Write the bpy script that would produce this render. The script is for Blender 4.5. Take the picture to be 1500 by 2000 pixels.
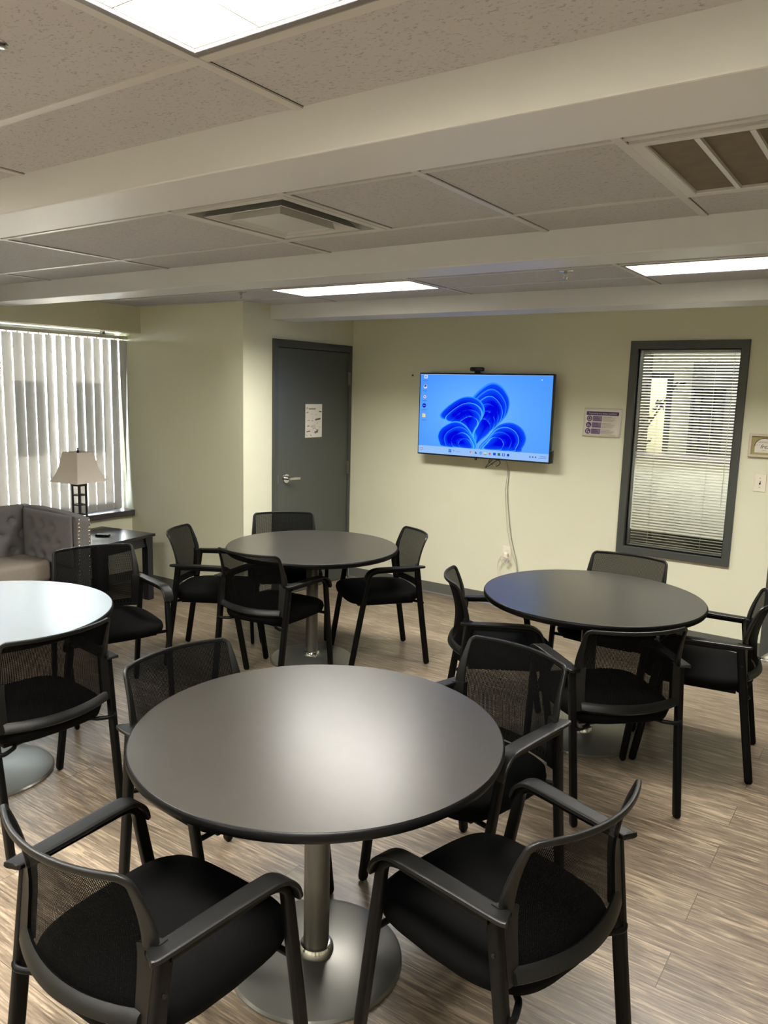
import bpy, bmesh, math, random
from mathutils import Vector, Matrix
random.seed(7)
for o in list(bpy.data.objects):
    bpy.data.objects.remove(o, do_unlink=True)
S = bpy.context.scene
C = S.collection
R = math.radians
PI = math.pi

# ------------------------------------------------------------------ camera
YAW, PIT, ROL, EYE, FPX = -0.60034, 0.157945, 0.026225, 1.71538, 1502.09
fw = Vector((math.sin(YAW)*math.cos(PIT), math.cos(YAW)*math.cos(PIT), -math.sin(PIT)))
r0 = Vector((math.cos(YAW), -math.sin(YAW), 0)); u0 = r0.cross(fw)
rr = r0*math.cos(ROL) + u0*math.sin(ROL); uu = -r0*math.sin(ROL) + u0*math.cos(ROL)
cd = bpy.data.cameras.new('camera'); cam = bpy.data.objects.new('camera', cd); C.objects.link(cam)
cd.sensor_fit = 'HORIZONTAL'; cd.sensor_width = 36; cd.lens = FPX/1500*36; cd.clip_start = .05; cd.clip_end = 200
M = Matrix((rr, uu, -fw)).transposed().to_4x4(); M.translation = Vector((0, 0, EYE)); cam.matrix_world = M
S.camera = cam

# ------------------------------------------------------------------ light and exposure
S.view_settings.view_transform = 'Standard'; S.view_settings.look = 'None'
S.view_settings.gamma = 1; S.view_settings.use_curve_mapping = False
S.view_settings.exposure = 0.45
TROFFER = 80.0; SKY = 36.0; SUN = 90.0; SCREEN = .74; NEXT_ROOM = 24.0
W = bpy.data.worlds.new('sky'); S.world = W; W.use_nodes = True
bg = W.node_tree.nodes['Background']; bg.inputs[0].default_value = (.85, .92, 1, 1); bg.inputs[1].default_value = SKY
sl = bpy.data.lights.new('sun', 'SUN'); sl.energy = SUN; sl.angle = .01; sl.color = (1, .95, .86)
so = bpy.data.objects.new('sun', sl); C.objects.link(so)
so.rotation_euler = Vector((-.75, .25, -.85)).to_track_quat('-Z', 'Y').to_euler()

# ------------------------------------------------------------------ helpers
def srgb(r, g, b):
    f = lambda c: (c/255/12.92) if c/255 <= .04045 else ((c/255+.055)/1.055)**2.4
    return (f(r), f(g), f(b), 1)
def mat(name, col, rough=.5, metal=0, spec=.5, noise=0, nscale=20, bump=0, bscale=200, coat=0):
    m = bpy.data.materials.new(name); m.use_nodes = True; nt = m.node_tree; b = nt.nodes['Principled BSDF']
    b.inputs['Base Color'].default_value = col; b.inputs['Roughness'].default_value = rough
    b.inputs['Metallic'].default_value = metal; b.inputs['Specular IOR Level'].default_value = spec
    if coat: b.inputs['Coat Weight'].default_value = coat
    tc = nt.nodes.new('ShaderNodeTexCoord')
    if noise:
        n = nt.nodes.new('ShaderNodeTexNoise'); n.inputs['Scale'].default_value = nscale; n.inputs['Detail'].default_value = 4
        nt.links.new(tc.outputs['Object'], n.inputs['Vector'])
        mx = nt.nodes.new('ShaderNodeMix'); mx.data_type = 'RGBA'
        mx.inputs[6].default_value = tuple(c*(1-noise) for c in col[:3])+(1,)
        mx.inputs[7].default_value = tuple(min(1, c*(1+noise)) for c in col[:3])+(1,)
        nt.links.new(n.outputs[0], mx.inputs[0]); nt.links.new(mx.outputs[2], b.inputs['Base Color'])
    if bump:
        n = nt.nodes.new('ShaderNodeTexNoise'); n.inputs['Scale'].default_value = bscale; n.inputs['Detail'].default_value = 3
        nt.links.new(tc.outputs['Object'], n.inputs['Vector'])
        bp = nt.nodes.new('ShaderNodeBump'); bp.inputs['Strength'].default_value = bump; bp.inputs['Distance'].default_value = .002
        nt.links.new(n.outputs[0], bp.inputs['Height']); nt.links.new(bp.outputs[0], b.inputs['Normal'])
    return m
def emit(name, col, s):
    m = bpy.data.materials.new(name); m.use_nodes = True; nt = m.node_tree; nt.nodes.clear()
    e = nt.nodes.new('ShaderNodeEmission'); e.inputs[0].default_value = col; e.inputs[1].default_value = s
    o = nt.nodes.new('ShaderNodeOutputMaterial'); nt.links.new(e.outputs[0], o.inputs[0]); return m

class MB:
    """collects shapes, links them as ONE mesh object"""
    def __init__(s): s.v = []; s.f = []; s.mi = []; s.col = []; s.cur = 0; s.T = Matrix.Identity(4)
    def add(s, vs, fs):
        k = len(s.v); s.v += [tuple(s.T @ Vector(p)) for p in vs]; s.f += [tuple(i+k for i in f) for f in fs]; s.mi += [s.cur]*len(fs); return s
    def box(s, a, b, bev=0, seg=2):
        bm = bmesh.new(); bmesh.ops.create_cube(bm, size=1)
        a = Vector(a); b = Vector(b)
        for v in bm.verts: v.co = Vector(((a[i]+b[i])/2 + v.co[i]*(b[i]-a[i]) for i in range(3)))
        if bev: bmesh.ops.bevel(bm, geom=bm.edges[:]+bm.verts[:], offset=bev, segments=seg, affect='EDGES', profile=.5)
        bm.normal_update(); bm.verts.index_update()
        s.add([tuple(v.co) for v in bm.verts], [[v.index for v in f.verts] for f in bm.faces]); bm.free(); return s
    def frame(s, x0, x1, z0, z1, w, y0, y1, ch=.003, bottom=True, ax='y'):
        """mitred frame standing in the x-z plane (or y-z plane), y1 is the wall side"""
        def P(x, z, y): return (x, y, z) if ax == 'y' else ((y, x, z) if ax == 'x' else (x, z, y))
        ws = w if isinstance(w, (list, tuple)) else (w, w, w, w)
        L_, R_, B_, T_ = ws
        rings = [(0, y1), (0, y0+ch*(1 if y1 > y0 else -1)), (ch, y0), (-1, y0), (-2, y0+ch*(1 if y1 > y0 else -1)), (-2, y1)]
        vs = []
        for g, y in rings:
            if g >= 0: a, b, c, d = x0+g, x1-g, z0+g, z1-g
            elif g == -1: a, b, c, d = x0+L_-ch, x1-R_+ch, z0+B_-ch, z1-T_+ch
            else: a, b, c, d = x0+L_, x1-R_, z0+B_, z1-T_
            vs += [P(a, c, y), P(b, c, y), P(b, d, y), P(a, d, y)]
        m = len(rings); fs = []
        for r in range(m):
            q = (r+1) % m
            for k in range(4):
                if not bottom and k == 0: continue
                fs.append((r*4+k, r*4+(k+1) % 4, q*4+(k+1) % 4, q*4+k))
        if not bottom: fs.append(tuple(r*4 for r in range(m))); fs.append(tuple(r*4+1 for r in range(m)))
        return s.add(vs, fs)
    def quad(s, *p): return s.add(p, [tuple(range(len(p)))])
    def lathe(s, prof, n=48, c=(0, 0, 0)):
        vs = []; fs = []; m = len(prof)
        for i in range(n):
            a = 2*PI*i/n
            for r, z in prof: vs.append((c[0]+r*math.cos(a), c[1]+r*math.sin(a), c[2]+z))
        for i in range(n):
            j = (i+1) % n
            for k in range(m-1): fs.append((i*m+k, j*m+k, j*m+k+1, i*m+k+1))
        if prof[0][0] > 1e-6: fs.append(tuple(i*m for i in range(n))[::-1])
        if prof[-1][0] > 1e-6: fs.append(tuple(i*m+m-1 for i in range(n)))
        return s.add(vs, fs)
    def disk(s, r, z, n=48, t=.0008):
        a = [(r*math.cos(2*PI*i/n), r*math.sin(2*PI*i/n)) for i in range(n)]
        return s.add([(x, y, z) for x, y in a]+[(x, y, z-t) for x, y in a], [tuple(range(n)), tuple(range(n, 2*n))[::-1]]+[(i, (i+1) % n, n+(i+1) % n, n+i) for i in range(n)])
    def sweep(s, path, sec, up=(0, 0, 1), closed=False, scale=None, cap=True):
        """sec: list of (a,b) in the (side, normal) frame"""
        P = [Vector(p) for p in path]; n = len(P); m = len(sec); vs = []; fs = []
        up = Vector(up)
        for i, p in enumerate(P):
            t = (P[(i+1) % n]-P[i-1]) if closed else (P[min(i+1, n-1)]-P[max(i-1, 0)])
            t.normalize(); sd = t.cross(up)
            if sd.length < 1e-4: sd = t.cross(Vector((1, 0, 0)))
            sd.normalize(); nm = sd.cross(t)
            k = scale[i] if scale else 1
            kx, ky = k if isinstance(k, tuple) else (k, k)
            for a, b in sec: vs.append(tuple(p+sd*a*kx+nm*b*ky))
        for i in range(n if closed else n-1):
            j = (i+1) % n
            for k in range(m): fs.append((i*m+k, i*m+(k+1) % m, j*m+(k+1) % m, j*m+k))
        if cap and not closed: fs.append(tuple(range(m))[::-1]); fs.append(tuple((n-1)*m+k for k in range(m)))
        return s.add(vs, fs)
    def tube(s, path, r, n=10, **k): return s.sweep(path, [(r*math.cos(2*PI*i/n), r*math.sin(2*PI*i/n)) for i in range(n)], **k)
    def build(s, name, m, parent=None, smooth=False, sub=0, bev=0, solid=0):
        me = bpy.data.meshes.new(name); me.from_pydata(s.v, [], s.f); me.validate()
        ms = m if isinstance(m, (list, tuple)) else [m]
        for x in ms: me.materials.append(x)
        if len(ms) > 1 and len(me.polygons) == len(s.mi):
            for p, i in zip(me.polygons, s.mi): p.material_index = i
        bm = bmesh.new(); bm.from_mesh(me)
        if not s.col: bmesh.ops.recalc_face_normals(bm, faces=bm.faces[:])
        bm.to_mesh(me); bm.free()
        if s.col:
            at = me.color_attributes.new('Col', 'FLOAT_COLOR', 'POINT')
            for i, c in enumerate(s.col): at.data[i].color = c
        if smooth:
            for p in me.polygons: p.use_smooth = True
            me.set_sharp_from_angle(angle=R(smooth if smooth > 1 else 40))
        o = bpy.data.objects.new(name, me); C.objects.link(o)
        if parent: o.parent = parent
        if bev:
            b = o.modifiers.new('bevel', 'BEVEL'); b.width = bev; b.segments = 2; b.limit_method = 'ANGLE'
        if sub:
            q = o.modifiers.new('sub', 'SUBSURF'); q.levels = sub; q.render_levels = sub
        if solid:
            q = o.modifiers.new('solid', 'SOLIDIFY'); q.thickness = solid; q.offset = 0
        return o
def rrect(w, h, r, n=4):
    """rounded rectangle section, full width w and height h"""
    out = []
    for cx, cy, a0 in ((w/2-r, h/2-r, 0), (-w/2+r, h/2-r, 90), (-w/2+r, -h/2+r, 180), (w/2-r, -h/2+r, 270)):
        for i in range(n): a = R(a0+90*i/(n-1)); out.append((cx+r*math.cos(a), cy+r*math.sin(a)))
    return out
def cr(pts, k=8, closed=False):
    P = [Vector(p) for p in pts]; n = len(P); out = []
    for i in range(n if closed else n-1):
        g = (lambda j: P[j % n]) if closed else (lambda j: P[max(0, min(n-1, j))])
        a, b, c, d = g(i-1), g(i), g(i+1), g(i+2)
        for q in range(k):
            t = q/k
            out.append(.5*((2*b)+(c-a)*t+(2*a-5*b+4*c-d)*t*t+(3*b-a-3*c+d)*t**3))
    if not closed: out.append(P[-1])
    return out
def tag(o, label, cat, group=None, kind=None):
    o['label'] = label; o['category'] = cat
    if group: o['group'] = group
    if kind: o['kind'] = kind
    return o
def empty(name, loc=(0, 0, 0), rz=0):
    o = bpy.data.objects.new(name, None); C.objects.link(o); o.location = loc; o.rotation_euler = (0, 0, rz); o.empty_display_size = .1; return o
def struct(o): o['kind'] = 'structure'; return o
def copy_tree(o, parent=None):
    c = o.copy(); C.objects.link(c)
    if parent: c.parent = parent
    for ch in list(o.children): copy_tree(ch, c)
    return c
def text(name, s, size, m, parent=None, mw=Matrix.Identity(4), align='LEFT', shear=0, ext=.0002):
    cu = bpy.data.curves.new(name, 'FONT'); cu.body = s; cu.size = size; cu.align_x = align; cu.align_y = 'CENTER'; cu.extrude = ext; cu.shear = shear; cu.resolution_u = 3
    t = bpy.data.objects.new('tmp', cu); C.objects.link(t)
    me = bpy.data.meshes.new_from_object(t.evaluated_get(bpy.context.evaluated_depsgraph_get()))
    bpy.data.objects.remove(t, do_unlink=True)
    me.transform(mw); me.materials.clear(); me.materials.append(m); me.name = name
    o = bpy.data.objects.new(name, me); C.objects.link(o)
    if parent: o.parent = parent
    return o
# frames for things on the TV wall (facing -Y) and on the door wall (facing +X); local x to the viewer's right, y up
def onY(x, y, z, roll=0): return Matrix.Translation((x, y, z)) @ Matrix.Rotation(R(90), 4, 'X') @ Matrix.Rotation(roll, 4, 'Z')
def onX(x, y, z): return Matrix.Translation((x, y, z)) @ Matrix.Rotation(R(90), 4, 'Z') @ Matrix.Rotation(R(90), 4, 'X')

# ------------------------------------------------------------------ materials
def wall_mat(name, col):
    return mat(name, col, .55, spec=.35, noise=.03, nscale=3, bump=.12, bscale=260)
M_wall = wall_mat('wall_paint', srgb(212, 211, 187))
M_beam = mat('beam_paint', srgb(203, 204, 207), .42, spec=.4, noise=.02, nscale=4)
M_trimgrey = mat('grey_trim', srgb(68, 70, 67), .38, spec=.45, noise=.04, nscale=8)
M_door = mat('door_grey', srgb(74, 77, 73), .36, spec=.5, noise=.04, nscale=6)
M_base = mat('vinyl_base', srgb(92, 92, 86), .45, noise=.05)
M_black = mat('chair_metal', srgb(7, 7, 7), .4, spec=.12, bump=.15, bscale=700)
M_plastic = mat('arm_plastic', srgb(11, 11, 10), .38, spec=.28, bump=.2, bscale=900)
M_fabric = mat('seat_fabric', srgb(5, 5, 5), .75, spec=.05, noise=.25, nscale=400, bump=.5, bscale=900)
M_tabletop = mat('table_laminate', srgb(42, 40, 36), .29, spec=1.0, noise=.22, nscale=22, bump=.05, bscale=500)
M_edge = mat('table_edge', srgb(8, 8, 8), .38, spec=.12)
M_silver = mat('silver_paint', srgb(106, 105, 99), .30, metal=.55, spec=.5, noise=.04)
M_chrome = mat('chrome', srgb(205, 205, 205), .15, metal=1)
M_white = mat('white_plastic', srgb(222, 216, 196), .4)
M_paper = mat('paper', srgb(214, 208, 196), .7)
M_tbar = mat('grid_metal', srgb(188, 186, 184), .4, spec=.5)
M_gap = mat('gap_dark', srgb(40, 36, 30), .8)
M_darkwood = mat('espresso_wood', srgb(28, 28, 34), .28, spec=.5, noise=.3, nscale=30)
M_tv = mat('tv_black', srgb(12, 12, 16), .25)
M_hinge = mat('hinge_steel', srgb(120, 118, 110), .35, metal=.7)
M_louver = mat('louver_cream', srgb(96, 92, 78), .4)
M_lightframe = mat('light_frame', srgb(120, 118, 120), .4)
M_vent = mat('vent_paint', srgb(190, 189, 186), .35)
M_filter = mat('filter', srgb(112, 102, 84), .9, noise=.25, nscale=18, bump=.6, bscale=300)
M_sofa = mat('sofa_linen', srgb(112, 110, 110), .9, spec=.15, noise=.12, nscale=60, bump=.5, bscale=600)
M_nail = mat('nailhead', srgb(220, 205, 170), .2, metal=1)
M_lampshade = mat('shade_linen', srgb(218, 208, 198), .85, noise=.05, nscale=150, bump=.3, bscale=500)
M_vinyl_wht = mat('rail_white', srgb(190, 188, 180), .4)
M_ink = mat('ink', srgb(46, 42, 38), .7); M_inklight = mat('ink_light', srgb(120, 114, 104), .7)
M_purple = mat('purple_ink', srgb(70, 42, 96), .6); M_purple2 = mat('purple_tint', srgb(128, 110, 136), .6)
M_greyink = mat('grey_ink', srgb(150, 144, 132), .7)

def ceiling_mat():
    m = mat('ceiling_tile', srgb(196, 188, 174), .85, spec=.15); nt = m.node_tree; b = nt.nodes['Principled BSDF']
    tc = nt.nodes['Texture Coordinate']
    mp = nt.nodes.new('ShaderNodeMapping'); mp.inputs['Scale'].default_value = (1, 1.5, 1); nt.links.new(tc.outputs['Object'], mp.inputs[0])
    a = nt.nodes.new('ShaderNodeTexNoise'); a.inputs['Scale'].default_value = 105; a.inputs['Detail'].default_value = 3; a.inputs['Roughness'].default_value = .6
    nt.links.new(mp.outputs[0], a.inputs['Vector'])
    cr_ = nt.nodes.new('ShaderNodeValToRGB'); cr_.color_ramp.elements[0].position = .33; cr_.color_ramp.elements[1].position = .43
    cr_.color_ramp.elements[0].color = srgb(154, 152, 151); cr_.color_ramp.elements[1].color = srgb(182, 181, 183)
    nt.links.new(a.outputs[0], cr_.inputs[0]); nt.links.new(cr_.outputs[0], b.inputs['Base Color'])
    bp = nt.nodes.new('ShaderNodeBump'); bp.inputs['Strength'].default_value = .5; bp.inputs['Distance'].default_value = .003
    nt.links.new(cr_.outputs[0], bp.inputs['Height']); nt.links.new(bp.outputs[0], b.inputs['Normal']); return m
M_ceil = ceiling_mat()

def floor_mat():
    m = mat('vinyl_plank', srgb(130, 116, 98), .34, spec=.45); nt = m.node_tree; b = nt.nodes['Principled BSDF']; tc = nt.nodes['Texture Coordinate']
    L = nt.links.new
    br = nt.nodes.new('ShaderNodeTexBrick'); br.offset = .37; br.inputs['Scale'].default_value = 1
    br.inputs['Brick Width'].default_value = 1.22; br.inputs['Row Height'].default_value = .178
    br.inputs['Mortar Size'].default_value = .0012; br.inputs['Mortar Smooth'].default_value = .2; br.inputs['Bias'].default_value = 0
    br.inputs['Color1'].default_value = (.12, .12, .12, 1); br.inputs['Color2'].default_value = (.88, .88, .88, 1); br.inputs['Mortar'].default_value = (0, 0, 0, 1)
    L(tc.outputs['Object'], br.inputs['Vector'])
    # grain: noise stretched along the plank, shifted per plank
    mp = nt.nodes.new('ShaderNodeMapping'); mp.inputs['Scale'].default_value = (2.6, 25, 1); L(tc.outputs['Object'], mp.inputs[0])
    off = nt.nodes.new('ShaderNodeVectorMath'); off.operation = 'ADD'; L(mp.outputs[0], off.inputs[0])
    sc = nt.nodes.new('ShaderNodeVectorMath'); sc.operation = 'SCALE'; sc.inputs[3].default_value = 30; L(br.outputs['Color'], sc.inputs[0]); L(sc.outputs[0], off.inputs[1])
    n1 = nt.nodes.new('ShaderNodeTexNoise'); n1.inputs['Scale'].default_value = 1.3; n1.inputs['Detail'].default_value = 8; n1.inputs['Roughness'].default_value = .68; n1.inputs['Distortion'].default_value = 1.3
    L(off.outputs[0], n1.inputs['Vector'])
    mp2 = nt.nodes.new('ShaderNodeMapping'); mp2.inputs['Scale'].default_value = (6, 120, 1); L(tc.outputs['Object'], mp2.inputs[0])
    n2 = nt.nodes.new('ShaderNodeTexNoise'); n2.inputs['Scale'].default_value = 1.2; n2.inputs['Detail'].default_value = 5; L(mp2.outputs[0], n2.inputs['Vector'])
    ad = nt.nodes.new('ShaderNodeMath'); ad.operation = 'MULTIPLY_ADD'; ad.inputs[1].default_value = .60; L(n2.outputs[0], ad.inputs[0]); L(n1.outputs[0], ad.inputs[2])
    ad2 = nt.nodes.new('ShaderNodeMath'); ad2.operation = 'MULTIPLY_ADD'; ad2.inputs[1].default_value = .10; L(br.outputs['Color'], ad2.inputs[0]); L(ad.outputs[0], ad2.inputs[2])
    rp = nt.nodes.new('ShaderNodeValToRGB'); e = rp.color_ramp.elements
    e[0].position = .54; e[0].color = srgb(56, 46, 36); e[1].position = 1.04; e[1].color = srgb(146, 131, 110)
    x = e.new(.73); x.color = srgb(90, 78, 64); x = e.new(.88); x.color = srgb(112, 99, 83)
    L(ad2.outputs[0], rp.inputs[0])
    mx = nt.nodes.new('ShaderNodeMix'); mx.data_type = 'RGBA'; L(br.outputs['Fac'], mx.inputs[0]); L(rp.outputs[0], mx.inputs[6]); mx.inputs[7].default_value = srgb(62, 52, 42)
    L(mx.outputs[2], b.inputs['Base Color'])
    rr_ = nt.nodes.new('ShaderNodeMapRange'); rr_.inputs[3].default_value = .28; rr_.inputs[4].default_value = .46; L(n1.outputs[0], rr_.inputs[0]); L(rr_.outputs[0], b.inputs['Roughness'])
    bp = nt.nodes.new('ShaderNodeBump'); bp.inputs['Strength'].default_value = .35; bp.inputs['Distance'].default_value = .0012; L(ad.outputs[0], bp.inputs['Height']); L(bp.outputs[0], b.inputs['Normal'])
    return m
M_floor = floor_mat()

def mesh_mat(name='chair_mesh', col=srgb(7, 7, 7), hole=.175):
    """woven mesh: fine rows of small holes"""
    m = mat(name, col, .8, spec=.04); nt = m.node_tree; b = nt.nodes['Principled BSDF']; L = nt.links.new; tc = nt.nodes['Texture Coordinate']
    sx = nt.nodes.new('ShaderNodeSeparateXYZ'); L(tc.outputs['Object'], sx.inputs[0])
    def wave(out, k):
        a = nt.nodes.new('ShaderNodeMath'); a.operation = 'MULTIPLY'; a.inputs[1].default_value = k; L(out, a.inputs[0])
        c = nt.nodes.new('ShaderNodeMath'); c.operation = 'SINE'; L(a.outputs[0], c.inputs[0])
        d = nt.nodes.new('ShaderNodeMath'); d.operation = 'MULTIPLY_ADD'; d.inputs[1].default_value = .5; d.inputs[2].default_value = .5; L(c.outputs[0], d.inputs[0]); return d.outputs[0]
    w1 = wave(sx.outputs['X'], 2*PI/.0052); w2 = wave(sx.outputs['Z'], 2*PI/.0040)
    pr = nt.nodes.new('ShaderNodeMath'); pr.operation = 'MULTIPLY'; L(w1, pr.inputs[0]); L(w2, pr.inputs[1])
    mr = nt.nodes.new('ShaderNodeMapRange'); mr.inputs[1].default_value = .18; mr.inputs[2].default_value = .42; mr.inputs[3].default_value = 1; mr.inputs[4].default_value = 1-hole*2
    L(pr.outputs[0], mr.inputs[0]); L(mr.outputs[0], b.inputs['Alpha']); return m
M_mesh = mesh_mat()

def vane_mat():
    m = bpy.data.materials.new('blind_vane'); m.use_nodes = True; nt = m.node_tree; nt.nodes.clear(); L = nt.links.new
    d = nt.nodes.new('ShaderNodeBsdfDiffuse'); d.inputs[0].default_value = srgb(142, 138, 134)
    t = nt.nodes.new('ShaderNodeBsdfTranslucent'); t.inputs[0].default_value = srgb(150, 140, 132)
    tr = nt.nodes.new('ShaderNodeBsdfTransparent'); tr.inputs[0].default_value = (1, 1, 1, 1)
    a = nt.nodes.new('ShaderNodeMixShader'); a.inputs[0].default_value = .03; L(d.outputs[0], a.inputs[1]); L(t.outputs[0], a.inputs[2])
    b = nt.nodes.new('ShaderNodeMixShader'); b.inputs[0].default_value = .012; L(a.outputs[0], b.inputs[1]); L(tr.outputs[0], b.inputs[2])
    o = nt.nodes.new('ShaderNodeOutputMaterial'); L(b.outputs[0], o.inputs[0]); return m
M_vane = vane_mat()
def glass_mat():
    m = bpy.data.materials.new('window_glass'); m.use_nodes = True; nt = m.node_tree; nt.nodes.clear(); L = nt.links.new
    g = nt.nodes.new('ShaderNodeBsdfGlossy'); g.inputs['Roughness'].default_value = .02
    tr = nt.nodes.new('ShaderNodeBsdfTransparent'); tr.inputs[0].default_value = (.93, .96, .95, 1)
    fr = nt.nodes.new('ShaderNodeFresnel'); fr.inputs[0].default_value = 1.45
    b = nt.nodes.new('ShaderNodeMixShader'); L(fr.outputs[0], b.inputs[0]); L(tr.outputs[0], b.inputs[1]); L(g.outputs[0], b.inputs[2])
    o = nt.nodes.new('ShaderNodeOutputMaterial'); L(b.outputs[0], o.inputs[0]); return m
M_glass = glass_mat()
def brick_mat():
    m = mat('brick', srgb(170, 84, 70), .9); nt = m.node_tree; b = nt.nodes['Principled BSDF']; tc = nt.nodes['Texture Coordinate']
    mp = nt.nodes.new('ShaderNodeMapping'); mp.inputs['Rotation'].default_value = (R(90), 0, R(90)); nt.links.new(tc.outputs['Object'], mp.inputs[0])
    br = nt.nodes.new('ShaderNodeTexBrick'); br.inputs['Scale'].default_value = 4; br.inputs['Color1'].default_value = srgb(186, 88, 74); br.inputs['Color2'].default_value = srgb(150, 70, 60); br.inputs['Mortar'].default_value = srgb(190, 180, 170)
    nt.links.new(mp.outputs[0], br.inputs[0]); nt.links.new(br.outputs[0], b.inputs['Base Color']); return m

# ------------------------------------------------------------------ room shell
ZC = 2.328                       # suspended ceiling
XW, XR, YB, YT = -5.50, 2.2, -3.0, 5.529   # window wall, right wall, back wall, screen wall
XD, Y2 = -4.161, 4.178           # door wall, short wall
struct(MB().box((-5.9, YB-.2, -.12), (XR+.2, YT+.14, 0)).build('floor', M_floor))

# openings in the ceiling (x0,x1,y0,y1): lights, air diffuser, return grille
LIGHTS = [(-1.19, -.13, .50, 1.072), (-3.505, -2.44, 3.75, 4.115), (-1.239, -.175, 3.755, 4.115), (-3.4, -2.34, .50, 1.072), (-2.3, -1.24, -1.7, -1.13), (-.1, .96, -1.7, -1.13), (-4.6, -3.54, -1.7, -1.13)]
VENT = (-2.285, -1.765, 1.955, 2.54); GRILLE = (-.655, .41, 1.985, 2.56)
holes = LIGHTS+[VENT, GRILLE]
xs = sorted({-5.9, XR+.2}|{h[0] for h in holes}|{h[1] for h in holes}); ys = sorted({YB-.2, YT+.14}|{h[2] for h in holes}|{h[3] for h in holes})
c = MB()
for i in range(len(xs)-1):
    for j in range(len(ys)-1):
        mx_, my_ = (xs[i]+xs[i+1])/2, (ys[j]+ys[j+1])/2
        if not any(h[0] < mx_ < h[1] and h[2] < my_ < h[3] for h in holes):
            c.quad((xs[i], ys[j], ZC), (xs[i], ys[j+1], ZC), (xs[i+1], ys[j+1], ZC), (xs[i+1], ys[j], ZC))
for h in holes:
    for a, b in (((h[0], h[2]), (h[1], h[2])), ((h[1], h[2]), (h[1], h[3])), ((h[1], h[3]), (h[0], h[3])), ((h[0], h[3]), (h[0], h[2]))):
        c.quad((*a, ZC), (*b, ZC), (*b, ZC+.14), (*a, ZC+.14))
c.box((-5.9, YB-.2, ZC+.14), (XR+.2, YT+.14, ZC+.3))
struct(c.build('ceiling', M_ceil))
# T-bar grid with thin dark shadow gaps beside the bars
g = MB(); dk = MB()
def bar(x0, x1, y0, y1):
    g.box((x0, y0, ZC-(.004 if x1-x0 > y1-y0 else .0046)), (x1, y1, ZC+.002))
def barx(y, x0, x1, w=.024):
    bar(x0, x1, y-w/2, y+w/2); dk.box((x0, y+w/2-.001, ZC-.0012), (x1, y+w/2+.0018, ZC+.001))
def bary(x, y0, y1, w=.024):
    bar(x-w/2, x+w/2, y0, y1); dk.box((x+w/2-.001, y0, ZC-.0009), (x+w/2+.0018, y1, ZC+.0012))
barx(1.094, XW, XR); barx(.488, XW, XR); barx(-.10, XW, XR); barx(-.70, XW, XR)
for x in (-4.50, -3.41, -2.30, -1.205, -.115, .98): bary(x, YB, 1.385)
barx(1.948, XW, XR, .02); barx(2.556, XW, XR)
for x in (-4.50, -3.41, -2.30, -1.245, -.672, .42, 1.5): bary(x, 1.60, 2.86)
bary(-1.752, 1.6, 2.556)
barx(4.135, XW, XR); barx(3.735, XW, XR)
for x in (-3.52, -2.425, -1.255, -.16, .9): bary(x, 3.08, 4.45)
go = g.build('trim_5', M_tbar); struct(go)
struct(dk.build('trim_6', M_gap))

# beams
def beam(n, y0, y1, zb, x0=XW, x1=XR, m=M_beam):
    return struct(MB().box((x0, y0, zb), (x1, y1, ZC+.05), .004).build('trim_%d' % n, m))
beam(1, 1.385, 1.61, 2.224); beam(2, 2.86, 3.065, 2.222)
beam(3, 4.47, 4.74, 2.222, XD)
struct(MB().box((XW-.3, YB, 2.12), (-5.325, Y2, ZC+.05)).build('trim_4', M_wall))      # box over the window

# walls
def wall(name, boxes, m=M_wall):
    b = MB()
    for a, c_ in boxes: b.box(a, c_)
    return struct(b.build(name, m))
WX0, WX1, WZ0, WZ1 = -1.668, -.985, .632, 2.050
wall('wall_front', [((XD-.1, YT, 0), (WX0, YT+.12, ZC+.1)), ((WX1, YT, 0), (XR, YT+.12, ZC+.1)), ((WX0, YT, 0), (WX1, YT+.12, WZ0)), ((WX0, YT, WZ1), (WX1, YT+.12, ZC+.1))])
wall('wall_left', [((XD-1.45, Y2, 0), (XD, YT+.05, ZC+.1))])
wall('wall_window', [((XW-.28, YB, 0), (XW, Y2+.02, .600)), ((XW-.28, YB, .6), (XW, .3, 2.2))])
wall('wall_right', [((XR, YB, 0), (XR+.15, YT+.12, ZC+.1))])
wall('wall_back', [((XW-.28, YB-.15, 0), (XR+.15, YB, ZC+.1))])
# vinyl baseboards (cove shaped)
def base(name, p0, p1, n):
    d = Vector(p1)-Vector(p0); L_ = d.length; dx = d.normalized(); b = MB()
    sec = [(0, 0), (.014, 0), (.013, .006), (.0045, .018), (.004, .100), (0, .101)]
    vs = [tuple(Vector(p0)+Vector(n)*a+Vector((0, 0, z))) for a, z in sec]+[tuple(Vector(p1)+Vector(n)*a+Vector((0, 0, z))) for a, z in sec]
    k = len(sec); b.add(vs, [(i, (i+1) % k, k+(i+1) % k, k+i) for i in range(k)]+[tuple(range(k)), tuple(range(k, 2*k))[::-1]])
    return struct(b.build(name, M_base))
base('baseboard_front', (XD, YT, 0), (-.705, YT, 0), (0, -1, 0)); base('baseboard_left', (XD, Y2, 0), (XD, 4.49, 0), (1, 0, 0))
base('baseboard_short', (XW, Y2, 0), (XD, Y2, 0), (0, -1, 0)); base('baseboard_window', (XW, YB, 0), (XW, Y2, 0), (1, 0, 0))

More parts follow.
